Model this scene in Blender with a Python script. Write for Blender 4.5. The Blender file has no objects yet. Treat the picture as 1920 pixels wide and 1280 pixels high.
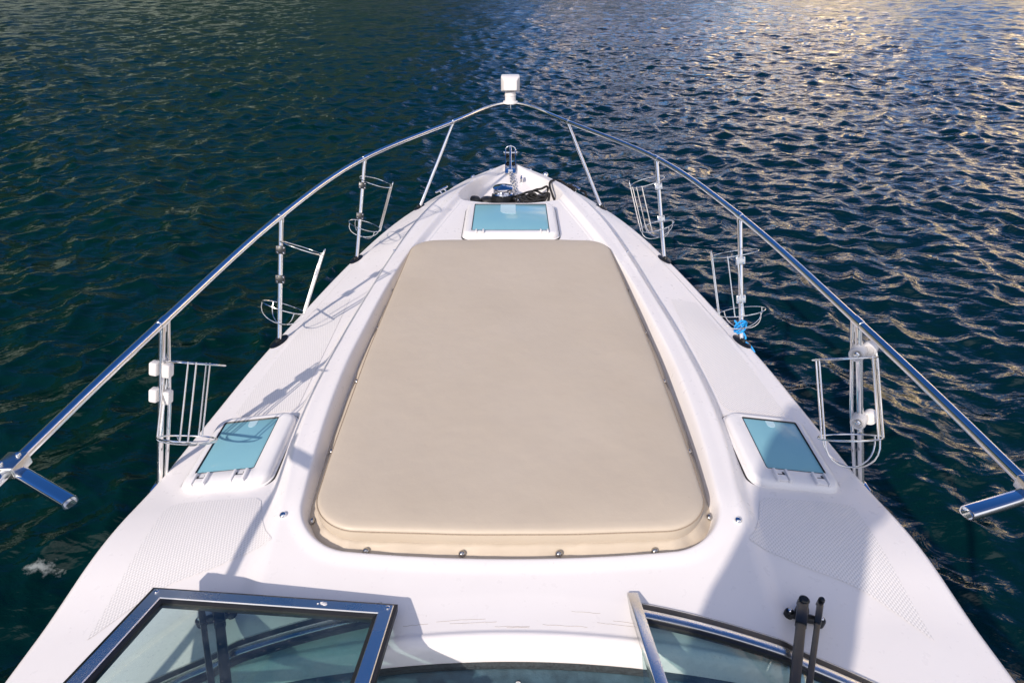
import bpy, bmesh, math, random
import numpy as np
from mathutils import Vector, Matrix
R = math.radians
random.seed(7); np.random.seed(7)
scn = bpy.context.scene
COL = scn.collection

# ------------------------------------------------------------------ camera numbers
F, Q, CZ, CU = 1200.0, 740.0, 1.5, 957.0        # focal length in px of a 1920 px wide frame, horizon row, eye height
PITCH = math.atan(Q / F)
cp, sp = math.cos(PITCH), math.sin(PITCH)
CAM = Vector((0, 0, CZ))

def at(u, v, z):
    """point of the place that lies at height z and is seen at u, v in the 1920 x 1280 photograph"""
    v -= 640.0; h = CZ - z
    k = h / (cp * (Q + v))
    return Vector(((u - CU) * k, h * (F - v * Q / F) / (Q + v), z))

def ray(u, v):
    a, b = (u - CU) / F, (v - 640.0) / F
    return Vector((a, cp - b * sp, -sp - b * cp)).normalized()

# ------------------------------------------------------------------ materials
def newmat(name):
    m = bpy.data.materials.new(name); m.use_nodes = True
    nt = m.node_tree
    return m, nt, nt.nodes['Principled BSDF']

def N(nt, kind, **kw):
    n = nt.nodes.new(kind)
    for k, v in kw.items():
        if k in n.inputs: n.inputs[k].default_value = v
        else: setattr(n, k, v)
    return n

def ramp(nt, src, pts):
    r = nt.nodes.new('ShaderNodeValToRGB')
    e = r.color_ramp.elements
    while len(e) < len(pts): e.new(0.5)
    for i, (p, c) in enumerate(pts):
        e[i].position = p
        e[i].color = (c, c, c, 1) if isinstance(c, (int, float)) else (*c, 1)
    nt.links.new(src, r.inputs[0])
    return r

def plain(name, col, rough=0.4, metal=0.0, bump=0.0, bscale=60.0, var=0.06, vscale=6.0, coat=0.0, stretch=(1, 1, 1)):
    m, nt, b = newmat(name)
    tc = N(nt, 'ShaderNodeTexCoord')
    mp = N(nt, 'ShaderNodeMapping'); mp.inputs['Scale'].default_value = stretch
    nt.links.new(tc.outputs['Object'], mp.inputs['Vector'])
    no = N(nt, 'ShaderNodeTexNoise', Scale=vscale, Detail=6.0)
    nt.links.new(mp.outputs[0], no.inputs['Vector'])
    lo = tuple(c * (1 - var) for c in col); hi = tuple(min(1, c * (1 + var)) for c in col)
    r = ramp(nt, no.outputs['Fac'], [(0.3, lo), (0.7, hi)])
    nt.links.new(r.outputs[0], b.inputs['Base Color'])
    rr = ramp(nt, no.outputs['Fac'], [(0.3, max(0.02, rough * 0.8)), (0.7, min(1, rough * 1.25))])
    nt.links.new(rr.outputs[0], b.inputs['Roughness'])
    b.inputs['Metallic'].default_value = metal
    if coat: b.inputs['Coat Weight'].default_value = coat; b.inputs['Coat Roughness'].default_value = 0.06
    if bump:
        n2 = N(nt, 'ShaderNodeTexNoise', Scale=bscale, Detail=4.0)
        nt.links.new(mp.outputs[0], n2.inputs['Vector'])
        bp = N(nt, 'ShaderNodeBump', Strength=bump, Distance=0.002)
        nt.links.new(n2.outputs['Fac'], bp.inputs['Height'])
        nt.links.new(bp.outputs[0], b.inputs['Normal'])
    return m

M = {}
def gelcoat():
    m, nt, b = newmat('white_gelcoat')
    tc = N(nt, 'ShaderNodeTexCoord')
    n1 = N(nt, 'ShaderNodeTexNoise', Scale=2.2, Detail=7.0, Roughness=0.6)
    n2 = N(nt, 'ShaderNodeTexNoise', Scale=38.0, Detail=5.0)
    nt.links.new(tc.outputs['Object'], n1.inputs['Vector']); nt.links.new(tc.outputs['Object'], n2.inputs['Vector'])
    r = ramp(nt, n1.outputs['Fac'], [(0.3, (0.765, 0.735, 0.72)), (0.7, (0.80, 0.775, 0.765))])
    # small specks and scuffs of dirt
    vo = N(nt, 'ShaderNodeTexVoronoi', Scale=9.0); nt.links.new(tc.outputs['Object'], vo.inputs['Vector'])
    sp_ = ramp(nt, vo.outputs['Distance'], [(0.012, 0.30), (0.022, 0.0)])
    mx = N(nt, 'ShaderNodeMixRGB'); mx.inputs[2].default_value = (0.30, 0.28, 0.25, 1)
    nt.links.new(sp_.outputs[0], mx.inputs[0]); nt.links.new(r.outputs[0], mx.inputs[1])
    nt.links.new(mx.outputs[0], b.inputs['Base Color'])
    rr = ramp(nt, n2.outputs['Fac'], [(0.3, 0.26), (0.7, 0.38)])
    nt.links.new(rr.outputs[0], b.inputs['Roughness'])
    b.inputs['IOR'].default_value = 1.45
    bp = N(nt, 'ShaderNodeBump', Strength=0.08, Distance=0.003)
    nt.links.new(n1.outputs['Fac'], bp.inputs['Height']); nt.links.new(bp.outputs[0], b.inputs['Normal'])
    return m
M['gel'] = gelcoat()

def antiskid():
    m, nt, b = newmat('anti_skid_gelcoat')
    tc = N(nt, 'ShaderNodeTexCoord')
    mp = N(nt, 'ShaderNodeMapping'); mp.inputs['Rotation'].default_value = (0, 0, R(18))
    nt.links.new(tc.outputs['Object'], mp.inputs['Vector'])
    sx = N(nt, 'ShaderNodeSeparateXYZ'); nt.links.new(mp.outputs[0], sx.inputs[0])
    def sinw(sock, k):
        a = N(nt, 'ShaderNodeMath', operation='MULTIPLY'); a.inputs[1].default_value = k; nt.links.new(sock, a.inputs[0])
        s = N(nt, 'ShaderNodeMath', operation='SINE'); nt.links.new(a.outputs[0], s.inputs[0]); return s.outputs[0]
    k = 2 * math.pi / 0.0100
    mu = N(nt, 'ShaderNodeMath', operation='MULTIPLY')
    nt.links.new(sinw(sx.outputs[0], k), mu.inputs[0]); nt.links.new(sinw(sx.outputs[1], k * 0.62), mu.inputs[1])
    ad = N(nt, 'ShaderNodeMath', operation='MULTIPLY_ADD'); ad.inputs[1].default_value = 0.5; ad.inputs[2].default_value = 0.5
    nt.links.new(mu.outputs[0], ad.inputs[0])
    r = ramp(nt, ad.outputs[0], [(0.22, (0.63, 0.61, 0.595)), (0.46, (0.775, 0.75, 0.735))])
    nt.links.new(r.outputs[0], b.inputs['Base Color'])
    b.inputs['Roughness'].default_value = 0.5
    bp = N(nt, 'ShaderNodeBump', Strength=0.36, Distance=0.002)
    nt.links.new(ad.outputs[0], bp.inputs['Height']); nt.links.new(bp.outputs[0], b.inputs['Normal'])
    return m
M['skid'] = antiskid()

M['chrome'] = plain('polished_steel', (0.80, 0.80, 0.80), 0.09, 1.0, var=0.04)
M['snap'] = plain('dull_snap', (0.42, 0.41, 0.40), 0.16, 1.0, var=0.1)
M['wire'] = plain('steel_wire', (0.82, 0.81, 0.79), 0.2, 1.0, var=0.08)
M['alu'] = plain('anodised_aluminium', (0.68, 0.68, 0.66), 0.25, 1.0, bump=0.05, bscale=400, var=0.05)
M['black'] = plain('black_rubber', (0.012, 0.013, 0.014), 0.45, 0.0, bump=0.2, bscale=200, var=0.3)
M['blackmetal'] = plain('black_painted_metal', (0.006, 0.008, 0.009), 0.35, 0.0, bump=0.1, bscale=90, var=0.35)
M['plastic'] = plain('white_plastic', (0.72, 0.70, 0.68), 0.35, 0.0, bump=0.05, bscale=120, var=0.04)
M['frame'] = plain('hatch_white_frame', (0.76, 0.745, 0.74), 0.32, 0.0, bump=0.05, bscale=120, var=0.03)
M['dash'] = plain('blue_grey_dash', (0.035, 0.075, 0.10), 0.45, 0.0, bump=0.5, bscale=350, var=0.35, vscale=30)
M['dashedge'] = plain('dark_grain_edging', (0.02, 0.028, 0.032), 0.6, 0.0, bump=0.8, bscale=300, var=0.6, vscale=160)
M['bluerope'] = plain('blue_rope', (0.01, 0.30, 0.72), 0.6, 0.0, bump=0.8, bscale=300, var=0.25, vscale=80)
M['blackrope'] = plain('black_rope', (0.010, 0.010, 0.011), 0.75, 0.0, bump=0.9, bscale=250, var=0.4, vscale=120)
M['skin'] = plain('skin', (0.50, 0.32, 0.24), 0.5)
M['shirt'] = plain('navy_shirt', (0.03, 0.05, 0.10), 0.8, bump=0.3)
M['trousers'] = plain('grey_trousers', (0.12, 0.12, 0.12), 0.8, bump=0.3)
M['hair'] = plain('dark_hair', (0.03, 0.02, 0.015), 0.6, bump=0.5)

def vinyl():
    m, nt, b = newmat('beige_vinyl')
    tc = N(nt, 'ShaderNodeTexCoord')
    n1 = N(nt, 'ShaderNodeTexNoise', Scale=1.6, Detail=8.0, Roughness=0.62)
    n2 = N(nt, 'ShaderNodeTexNoise', Scale=420.0, Detail=3.0)
    n3 = N(nt, 'ShaderNodeTexNoise', Scale=14.0, Detail=6.0)
    for n in (n1, n2, n3): nt.links.new(tc.outputs['Object'], n.inputs['Vector'])
    r = ramp(nt, n1.outputs['Fac'], [(0.28, (0.485, 0.415, 0.325)), (0.72, (0.53, 0.46, 0.37))])
    vo = N(nt, 'ShaderNodeTexVoronoi', Scale=7.0); nt.links.new(tc.outputs['Object'], vo.inputs['Vector'])
    s = ramp(nt, vo.outputs['Distance'], [(0.010, 0.4), (0.02, 0.0)])
    mx = N(nt, 'ShaderNodeMixRGB'); mx.inputs[2].default_value = (0.30, 0.23, 0.16, 1)
    nt.links.new(s.outputs[0], mx.inputs[0]); nt.links.new(r.outputs[0], mx.inputs[1])
    nt.links.new(mx.outputs[0], b.inputs['Base Color'])
    rr = ramp(nt, n3.outputs['Fac'], [(0.3, 0.48), (0.7, 0.62)]); nt.links.new(rr.outputs[0], b.inputs['Roughness'])
    b1 = N(nt, 'ShaderNodeBump', Strength=0.18, Distance=0.001); nt.links.new(n2.outputs['Fac'], b1.inputs['Height'])
    b2 = N(nt, 'ShaderNodeBump', Strength=0.22, Distance=0.01); nt.links.new(n3.outputs['Fac'], b2.inputs['Height'])
    nt.links.new(b1.outputs[0], b2.inputs['Normal']); nt.links.new(b2.outputs[0], b.inputs['Normal'])
    return m
M['vinyl'] = vinyl()
M['seam'] = plain('beige_seam', (0.33, 0.26, 0.19), 0.7, var=0.2, vscale=300)
M['piping'] = plain('grey_edge_binding', (0.42, 0.37, 0.33), 0.7, bump=0.6, bscale=400, var=0.2, vscale=200)

def acrylic():
    m, nt, b = newmat('blue_acrylic')
    tc = N(nt, 'ShaderNodeTexCoord')
    n1 = N(nt, 'ShaderNodeTexNoise', Scale=5.0, Detail=6.0); nt.links.new(tc.outputs['Object'], n1.inputs['Vector'])
    r = ramp(nt, n1.outputs['Fac'], [(0.3, (0.20, 0.425, 0.50)), (0.7, (0.225, 0.455, 0.525))])
    nt.links.new(r.outputs[0], b.inputs['Base Color'])
    b.inputs['Roughness'].default_value = 0.12
    return m
M['acrylic'] = acrylic()
M['sticker'] = plain('pale_catch', (0.42, 0.60, 0.66), 0.3)

def glass():
    m = bpy.data.materials.new('tinted_glass'); m.use_nodes = True
    nt = m.node_tree
    for n in list(nt.nodes):
        if n.type != 'OUTPUT_MATERIAL': nt.nodes.remove(n)
    out = [n for n in nt.nodes if n.type == 'OUTPUT_MATERIAL'][0]
    t = N(nt, 'ShaderNodeBsdfTransparent'); t.inputs[0].default_value = (0.76, 0.86, 0.85, 1)
    g = N(nt, 'ShaderNodeBsdfGlossy'); g.inputs['Roughness'].default_value = 0.02
    ge = N(nt, 'ShaderNodeNewGeometry')
    dt = N(nt, 'ShaderNodeVectorMath', operation='DOT_PRODUCT'); nt.links.new(ge.outputs['Normal'], dt.inputs[0]); nt.links.new(ge.outputs['Incoming'], dt.inputs[1])
    ab = N(nt, 'ShaderNodeMath', operation='ABSOLUTE'); nt.links.new(dt.outputs['Value'], ab.inputs[0])
    iv = N(nt, 'ShaderNodeMath', operation='SUBTRACT'); iv.inputs[0].default_value = 1.0; nt.links.new(ab.outputs[0], iv.inputs[1])
    pw = N(nt, 'ShaderNodeMath', operation='POWER'); pw.inputs[1].default_value = 5.0; nt.links.new(iv.outputs[0], pw.inputs[0])
    fr = N(nt, 'ShaderNodeMath', operation='MULTIPLY_ADD'); fr.inputs[1].default_value = 0.955; fr.inputs[2].default_value = 0.045; nt.links.new(pw.outputs[0], fr.inputs[0])
    mx = N(nt, 'ShaderNodeMixShader')
    nt.links.new(fr.outputs[0], mx.inputs[0]); nt.links.new(t.outputs[0], mx.inputs[1]); nt.links.new(g.outputs[0], mx.inputs[2])
    # dried salt and smears
    tc = N(nt, 'ShaderNodeTexCoord'); sn = N(nt, 'ShaderNodeTexNoise', Scale=7.0, Detail=8.0, Roughness=0.7); nt.links.new(tc.outputs['Object'], sn.inputs['Vector'])
    sv = N(nt, 'ShaderNodeTexVoronoi', Scale=55.0); nt.links.new(tc.outputs['Object'], sv.inputs['Vector'])
    s1 = ramp(nt, sn.outputs['Fac'], [(0.42, 0.0), (0.75, 0.07)]); s2 = ramp(nt, sv.outputs['Distance'], [(0.10, 0.12), (0.16, 0.0)])
    sa = N(nt, 'ShaderNodeMath', operation='MAXIMUM'); nt.links.new(s1.outputs[0], sa.inputs[0]); nt.links.new(s2.outputs[0], sa.inputs[1])
    df = N(nt, 'ShaderNodeBsdfDiffuse'); df.inputs[0].default_value = (0.62, 0.62, 0.60, 1)
    m3 = N(nt, 'ShaderNodeMixShader'); nt.links.new(sa.outputs[0], m3.inputs[0]); nt.links.new(mx.outputs[0], m3.inputs[1]); nt.links.new(df.outputs[0], m3.inputs[2])
    nt.links.new(m3.outputs[0], out.inputs['Surface'])
    return m
M['glass'] = glass()

def water_mat():
    m, nt, b = newmat('harbour_water')
    tc = N(nt, 'ShaderNodeTexCoord')
    n0 = N(nt, 'ShaderNodeTexNoise', Scale=0.10, Detail=3.0); nt.links.new(tc.outputs['Object'], n0.inputs['Vector'])
    # water colour greener to port, bluer to starboard
    sx0 = N(nt, 'ShaderNodeSeparateXYZ'); nt.links.new(tc.outputs['Object'], sx0.inputs[0])
    ga = N(nt, 'ShaderNodeMath', operation='MULTIPLY_ADD'); ga.inputs[1].default_value = 0.035; nt.links.new(sx0.outputs[0], ga.inputs[0]); nt.links.new(n0.outputs['Fac'], ga.inputs[2])
    r = ramp(nt, ga.outputs[0], [(0.30, (0.0004, 0.0145, 0.0095)), (0.65, (0.0006, 0.0115, 0.0165))])
    nt.links.new(r.outputs[0], b.inputs['Base Color'])
    b.inputs['IOR'].default_value = 1.34
    # a scrap of foam beside the port bow quarter
    fm = N(nt, 'ShaderNodeMapping'); fm.inputs['Location'].default_value = (2.47 * 5.0, -2.25 * 9.0, 0); fm.inputs['Scale'].default_value = (5.0, 9.0, 0)
    nt.links.new(tc.outputs['Object'], fm.inputs['Vector'])
    ln = N(nt, 'ShaderNodeVectorMath', operation='LENGTH'); nt.links.new(fm.outputs[0], ln.inputs[0])
    fn = N(nt, 'ShaderNodeTexNoise', Scale=14.0, Detail=6.0, Roughness=0.7); nt.links.new(tc.outputs['Object'], fn.inputs['Vector'])
    fa = N(nt, 'ShaderNodeMath', operation='MULTIPLY_ADD'); fa.inputs[1].default_value = -0.55; nt.links.new(ln.outputs['Value'], fa.inputs[0]); nt.links.new(fn.outputs['Fac'], fa.inputs[2])
    fr_ = ramp(nt, fa.outputs[0], [(0.30, 0.0), (0.50, 0.5)])
    fx = N(nt, 'ShaderNodeMixRGB'); fx.inputs[2].default_value = (0.55, 0.60, 0.58, 1)
    nt.links.new(fr_.outputs[0], fx.inputs[0]); nt.links.new(r.outputs[0], fx.inputs[1]); nt.links.new(fx.outputs[0], b.inputs['Base Color'])
    fr2 = ramp(nt, fr_.outputs[0], [(0.0, 0.06), (0.8, 0.6)]); nt.links.new(fr2.outputs[0], b.inputs['Roughness'])
    mp = N(nt, 'ShaderNodeMapping'); mp.inputs['Rotation'].default_value = (0, 0, R(-12)); mp.inputs['Scale'].default_value = (0.55, 1.0, 1.0)
    nt.links.new(tc.outputs['Object'], mp.inputs['Vector'])
    prev = None
    for sc, st, di in ((0.95, 0.7, 0.22), (2.2, 0.7, 0.08), (6.0, 0.6, 0.030), (15.0, 0.5, 0.012)):
        n = N(nt, 'ShaderNodeTexNoise', Scale=sc, Detail=3.0, Roughness=0.55, Distortion=0.6)
        nt.links.new(mp.outputs[0], n.inputs['Vector'])
        bp = N(nt, 'ShaderNodeBump', Strength=st, Distance=di)
        nt.links.new(n.outputs['Fac'], bp.inputs['Height'])
        if prev: nt.links.new(prev.outputs[0], bp.inputs['Normal'])
        prev = bp
    nt.links.new(prev.outputs[0], b.inputs['Normal'])
    return m
M['water'] = water_mat()

# ------------------------------------------------------------------ mesh helpers
def link(name, me, mat, parent=None, smooth=True):
    o = bpy.data.objects.new(name, me); COL.objects.link(o)
    if mat is not None: me.materials.append(mat)
    if smooth:
        me.polygons.foreach_set('use_smooth', [True] * len(me.polygons))
    if parent is not None: o.parent = parent
    return o

def pymesh(name, verts, faces, mat, parent=None, smooth=True):
    me = bpy.data.meshes.new(name); me.from_pydata([tuple(v) for v in verts], [], faces); me.update()
    return link(name, me, mat, parent, smooth)

class MB:
    def __init__(s): s.v = []; s.f = []
    def add(s, v, f):
        k = len(s.v); s.v += [tuple(p) for p in v]; s.f += [tuple(i + k for i in q) for q in f]
    def tube(s, pts, r, n=10, closed=False, caps=True):
        P = [Vector(p) for p in pts]; m = len(P)
        rad = r if isinstance(r, (list, tuple)) else [r] * m
        T = []
        for i in range(m):
            if closed: t = P[(i + 1) % m] - P[i - 1]
            else: t = P[min(i + 1, m - 1)] - P[max(i - 1, 0)]
            T.append(t.normalized())
        a = Vector((0, 0, 1)) if abs(T[0].z) < 0.9 else Vector((1, 0, 0))
        u = T[0].cross(a).normalized(); V = []
        for i in range(m):
            u = (u - T[i] * u.dot(T[i])).normalized(); w = T[i].cross(u)
            for k in range(n):
                c = 2 * math.pi * k / n
                V.append(P[i] + (u * math.cos(c) + w * math.sin(c)) * rad[i])
        Fc = []
        for i in range(m if closed else m - 1):
            j = (i + 1) % m
            for k in range(n):
                Fc.append((i * n + k, i * n + (k + 1) % n, j * n + (k + 1) % n, j * n + k))
        if not closed and caps:
            Fc.append(tuple(range(n - 1, -1, -1))); Fc.append(tuple((m - 1) * n + k for k in range(n)))
        s.add(V, Fc); return s
    def lathe(s, prof, mat4=Matrix(), n=28):
        V = []; Fc = []
        for (r, z) in prof:
            for k in range(n):
                c = 2 * math.pi * k / n
                V.append(mat4 @ Vector((r * math.cos(c), r * math.sin(c), z)))
        for i in range(len(prof) - 1):
            for k in range(n):
                Fc.append((i * n + k, i * n + (k + 1) % n, (i + 1) * n + (k + 1) % n, (i + 1) * n + k))
        Fc.append(tuple(range(n - 1, -1, -1))); Fc.append(tuple((len(prof) - 1) * n + k for k in range(n)))
        s.add(V, Fc); return s
    def box(s, size, mat4=Matrix(), bevel=0.0, seg=2, taper=None):
        bm = bmesh.new(); bmesh.ops.create_cube(bm, size=1.0)
        for v in bm.verts:
            tz = v.co.z
            v.co = Vector((v.co.x * size[0], v.co.y * size[1], v.co.z * size[2]))
            if taper and tz > 0: v.co.x *= taper; v.co.y *= taper
        if bevel: bmesh.ops.bevel(bm, geom=bm.edges[:], offset=bevel, segments=seg, affect='EDGES', profile=0.5)
        bm.verts.index_update()
        s.add([mat4 @ v.co for v in bm.verts], [[v.index for v in f.verts] for f in bm.faces]); bm.free(); return s
    def build(s, name, mat, parent=None, smooth=True, auto=True):
        o = pymesh(name, s.v, s.f, mat, parent, smooth)
        if smooth and auto: sharp(o, 40)
        return o

def sharp(o, deg):
    bm = bmesh.new(); bm.from_mesh(o.data)
    for e in bm.edges:
        if len(e.link_faces) == 2 and e.calc_face_angle(0) > R(deg): e.smooth = False
    bm.to_mesh(o.data); bm.free()

def spline(pts, n=12, closed=False):
    P = [Vector(p) for p in pts]; m = len(P); out = []
    rng = range(m if closed else m - 1)
    for i in rng:
        if closed: a, b, c, d = P[i - 1], P[i], P[(i + 1) % m], P[(i + 2) % m]
        else: a, b, c, d = P[max(i - 1, 0)], P[i], P[i + 1], P[min(i + 2, m - 1)]
        for k in range(n):
            t = k / n
            out.append(0.5 * ((2 * b) + (c - a) * t + (2 * a - 5 * b + 4 * c - d) * t * t + (3 * b - a - 3 * c + d) * t ** 3))
    if not closed: out.append(P[-1])
    return out

def frame_mat(o, x=None, y=None, z=None):
    """matrix with origin o and two given axes"""
    if z is not None and x is not None:
        z = z.normalized(); x = (x - z * x.dot(z)).normalized(); y = z.cross(x)
    elif y is not None and z is not None:
        z = z.normalized(); y = (y - z * y.dot(z)).normalized(); x = y.cross(z)
    m = Matrix((x, y, z)).transposed().to_4x4(); m.translation = o
    return m

def tag(o, label=None, cat=None, group=None, kind=None):
    if label: o['label'] = label
    if cat: o['category'] = cat
    if group: o['group'] = group
    if kind: o['kind'] = kind
    return o
def empty(name, loc=(0, 0, 0)):
    o = bpy.data.objects.new(name, None); COL.objects.link(o); o.location = loc; o.empty_display_size = 0.2
    return o
def sst(a, b, x):
    t = np.clip((x - a) / (b - a), 0, 1); return t * t * (3 - 2 * t)
def cub(x, xs, ys):
    """smooth monotone-ish interpolation (Catmull-Rom through the table)"""
    x = np.asarray(x, float); xs = np.asarray(xs, float); ys = np.asarray(ys, float)
    m = np.gradient(ys, xs)
    i = np.clip(np.searchsorted(xs, x) - 1, 0, len(xs) - 2)
    h = xs[i + 1] - xs[i]; t = np.clip((x - xs[i]) / h, 0, 1)
    return (2*t**3-3*t**2+1)*ys[i] + (t**3-2*t**2+t)*h*m[i] + (-2*t**3+3*t**2)*ys[i+1] + (t**3-t**2)*h*m[i+1]

# ------------------------------------------------------------------ the deck as a surface
HW = ((-3.0, -1.0, 0.3, 0.945, 1.425, 1.685, 2.06, 2.455, 2.93, 3.58, 4.0, 4.45, 4.85, 5.08, 5.2, 5.3, 5.38, 5.42),
      (1.34, 1.36, 1.335, 1.30, 1.272, 1.252, 1.21, 1.165, 1.09, 0.965, 0.86, 0.708, 0.555, 0.43, 0.325, 0.22, 0.13, 0.085))
XR = ((0.3, 1.2, 1.46, 1.69, 1.88, 2.44, 2.925, 3.4, 4.015, 4.4, 4.7, 5.0, 5.2, 5.42),
      (0.74, 0.70, 0.72, 0.755, 0.768, 0.752, 0.708, 0.662, 0.573, 0.475, 0.395, 0.29, 0.20, 0.06))
XI = ((0.3, 1.3, 1.467, 1.66, 1.98, 2.31, 2.5, 2.75, 3.12, 3.49, 3.89, 4.35, 4.7, 5.42),
      (0.64, 0.65, 0.66, 0.676, 0.69, 0.686, 0.673, 0.655, 0.618, 0.562, 0.484, 0.384, 0.32, 0.05))
XW = ((0.3, 4.3, 4.63, 4.9, 5.15, 5.38, 5.42), (0.40, 0.39, 0.34, 0.268, 0.175, 0.075, 0.06))
def hw(y): return cub(y, *HW)
def y_base(x): return 1.135 - 0.30 * np.abs(x) ** 2          # foot of the windscreen
def y_dash(x): return np.minimum(0.99 - 0.173 * np.abs(x) ** 2, y_base(x) - 0.05)          # front edge of the dashboard
def rint(a, b, r):
    """distance inside two half planes whose corner is rounded"""
    return np.where((a < r) & (b < r), r - np.sqrt((r - a) ** 2 + (r - b) ** 2), np.minimum(a, b))
def deck_z(x, y):
    x = np.asarray(x, float); y = np.asarray(y, float); ax = np.abs(x)
    w = hw(y); xr = cub(y, *XR); xi = cub(y, *XI); xw = cub(y, *XW)
    crest = 0.02 - 0.10 * sst(4.2, 5.5, y) - 0.035 * (1 - sst(1.05, 1.5, y))
    flank = 0.052 * sst(1.22, 1.75, y) + 0.016 - 0.02 * sst(4.4, 5.2, y)
    t = np.clip((ax - xr) / np.maximum(w - xr, 0.02), 0, 1)
    zs = crest - flank - (0.062 - 0.02 * sst(4.2, 5.2, y)) * t ** 1.4
    z = crest + sst(-0.012, 0.062, ax - xr) * (zs - crest)
    e = w - ax
    z = z - 0.010 * sst(2.2, 3.0, y) * (1 - sst(5.0, 5.25, y)) * sst(-0.092, -0.074, -e)
    z = z - 0.018 * np.clip(1 - e / 0.03, 0, 1) ** 2
    # cushion recess with rounded aft corners
    d = rint(xi - ax, y - (1.236 + 0.045 * (ax / 0.65) ** 2), 0.17)
    dep = 0.066 - 0.036 * sst(3.2, 3.65, y)
    z = z - dep * sst(0.0, 0.04, d) + 0.004 * sst(-0.05, -0.005, d) * sst(-0.004, 0.0, -np.abs(d) + 0.05)
    # chain well in the bow
    d = rint(xw - ax, y - (4.262 + 0.11 * (ax / 0.38) ** 2), 0.06)
    fl = -0.20 + 0.10 * sst(4.3, 5.4, y)
    z = z + sst(0.0, 0.085, d) * (fl - z)
    # lip below the windscreen, then the cockpit
    yb, yd = y_base(x), y_dash(x)
    f = np.clip((yb - y) / (yb - yd), 0, 1) * sst(-1.1, -1.02, -ax)
    z = z - 0.005 * f + 0.005 * sst(0.74, 0.80, f) - 0.010 * sst(0.84, 1.05, f)
    d = np.minimum(yd - y, 1.06 - ax)
    z = z + sst(0.0, 0.03, d) * (-0.30 - z)
    return z
def dz(x, y): return float(deck_z(x, y))
def dn(x, y):
    e = 0.01
    return Vector((-(dz(x + e, y) - dz(x - e, y)) / (2 * e), -(dz(x, y + e) - dz(x, y - e)) / (2 * e), 1)).normalized()

def grid_faces(nr, nc):
    i = np.arange(nr - 1)[:, None] * nc + np.arange(nc - 1)[None, :]
    return np.stack([i, i + 1, i + nc + 1, i + nc], -1).reshape(-1, 4)
def npmesh(name, V, Fq, mat, parent=None):
    me = bpy.data.meshes.new(name)
    me.vertices.add(len(V)); me.vertices.foreach_set('co', np.ascontiguousarray(V, dtype=np.float32).ravel())
    me.loops.add(Fq.size); me.loops.foreach_set('vertex_index', Fq.astype(np.int32).ravel())
    me.polygons.add(len(Fq)); me.polygons.foreach_set('loop_start', np.arange(0, Fq.size, 4, dtype=np.int32))
    me.update(calc_edges=True)
    return link(name, me, mat, parent)

boat = empty('motor_boat', (0, 0, -1.3))
tag(boat, 'white motor cruiser seen from its helm, long pointed foredeck with steel bow rail', 'boat')
BO = Vector((0, 0, 1.3))
def onboat(o):
    """parent to the boat, keeping the world coordinates the mesh was built in"""
    o.parent = boat; o.location = BO; return o

rows = np.concatenate([np.linspace(-3.0, 0.3, 60)[:-1], np.linspace(0.3, 5.42, 960)])
s = np.linspace(-1, 1, 541)
Y = np.repeat(rows[:, None], len(s), 1)
X = s[None, :] * hw(rows)[:, None]
Z = deck_z(X, Y)
deck = onboat(npmesh('deck', np.stack([X, Y, Z], -1).reshape(-1, 3), grid_faces(len(rows), len(s)), M['gel']))

# hull: rubbing strake, flared topsides, stem
def hull():
    hy = np.concatenate([np.linspace(-3.0, 4.8, 90), np.linspace(4.82, 5.42, 40)])
    w = hw(hy); ze = deck_z(w, hy)
    secs = [(0.0, 0.0, 1.0), (0.010, -0.012, 1.0), (0.014, -0.035, 1.0), (0.014, -0.07, 1.0), (0.0, -0.082, 1.0), (0, -0.45, 0.93), (0, -0.85, 0.84), (0, -1.2, 0.74), (0, -1.6, 0.5)]
    half = []
    for (o, d, k) in secs:
        pull = (1 - k) * 2.4 * np.clip((hy - 2.5) / 2.9, 0, 1) ** 2
        kk = k ** (1 + 1.2 * np.clip((hy - 2.0) / 3.4, 0, 1))
        half.append(np.stack([w * kk + o, hy - pull, ze + d], -1))
    port = [h * np.array([-1, 1, 1]) for h in half]
    n = len(hy); strips = []
    G = np.stack([np.concatenate([p, h[::-1]]) for p, h in zip(port, half)])     # each section runs round the bow
    V = G.reshape(-1, 3); Fq = grid_faces(len(secs), 2 * n)
    h = npmesh('hull', V, Fq[:, ::-1], M['gel']); return onboat(h)
hull()
mb = MB()
mb.box((2.60, 0.05, 1.35), Matrix.Translation((0, -3.0, -0.80)), 0.01)
onboat(mb.build('transom', M['gel']))

# dashboard behind the windscreen
def dash():
    xs = np.linspace(-1.05, 1.05, 90); ts = np.linspace(0, 1, 30)
    V = []
    for t in ts:
        yd = y_dash(xs) - 0.004
        y = yd * (1 - t) + 0.42 * t
        z = -0.098 - 0.012 * sst(0, 0.06, t) * np.ones_like(xs) - 0.03 * t
        V.append(np.stack([xs, y, z], -1))
    V.append(V[-1] * np.array([1, 1, 0]) + np.array([0, 0, -0.31]))
    V = np.stack(V)
    o = onboat(npmesh('dashboard', V.reshape(-1, 3), grid_faces(31, 90)[:, ::-1], M['dash']))
    m = MB(); xs = np.linspace(-1.0, 1.0, 60)
    m.tube([(x, float(y_dash(x)) - 0.012, -0.092) for x in xs], 0.010, 8)
    m.build('edge_strip', M['dashedge'], o)
    for x in (-0.27, 0.02, 0.30):
        m = MB(); p = Matrix.Translation((x, float(y_dash(x)) - 0.05, -0.111))
        m.lathe([(0.006, 0), (0.006, 0.002), (0.003, 0.003)], p, 12)
        m.build('screw', M['chrome'], o)
dash()

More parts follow.
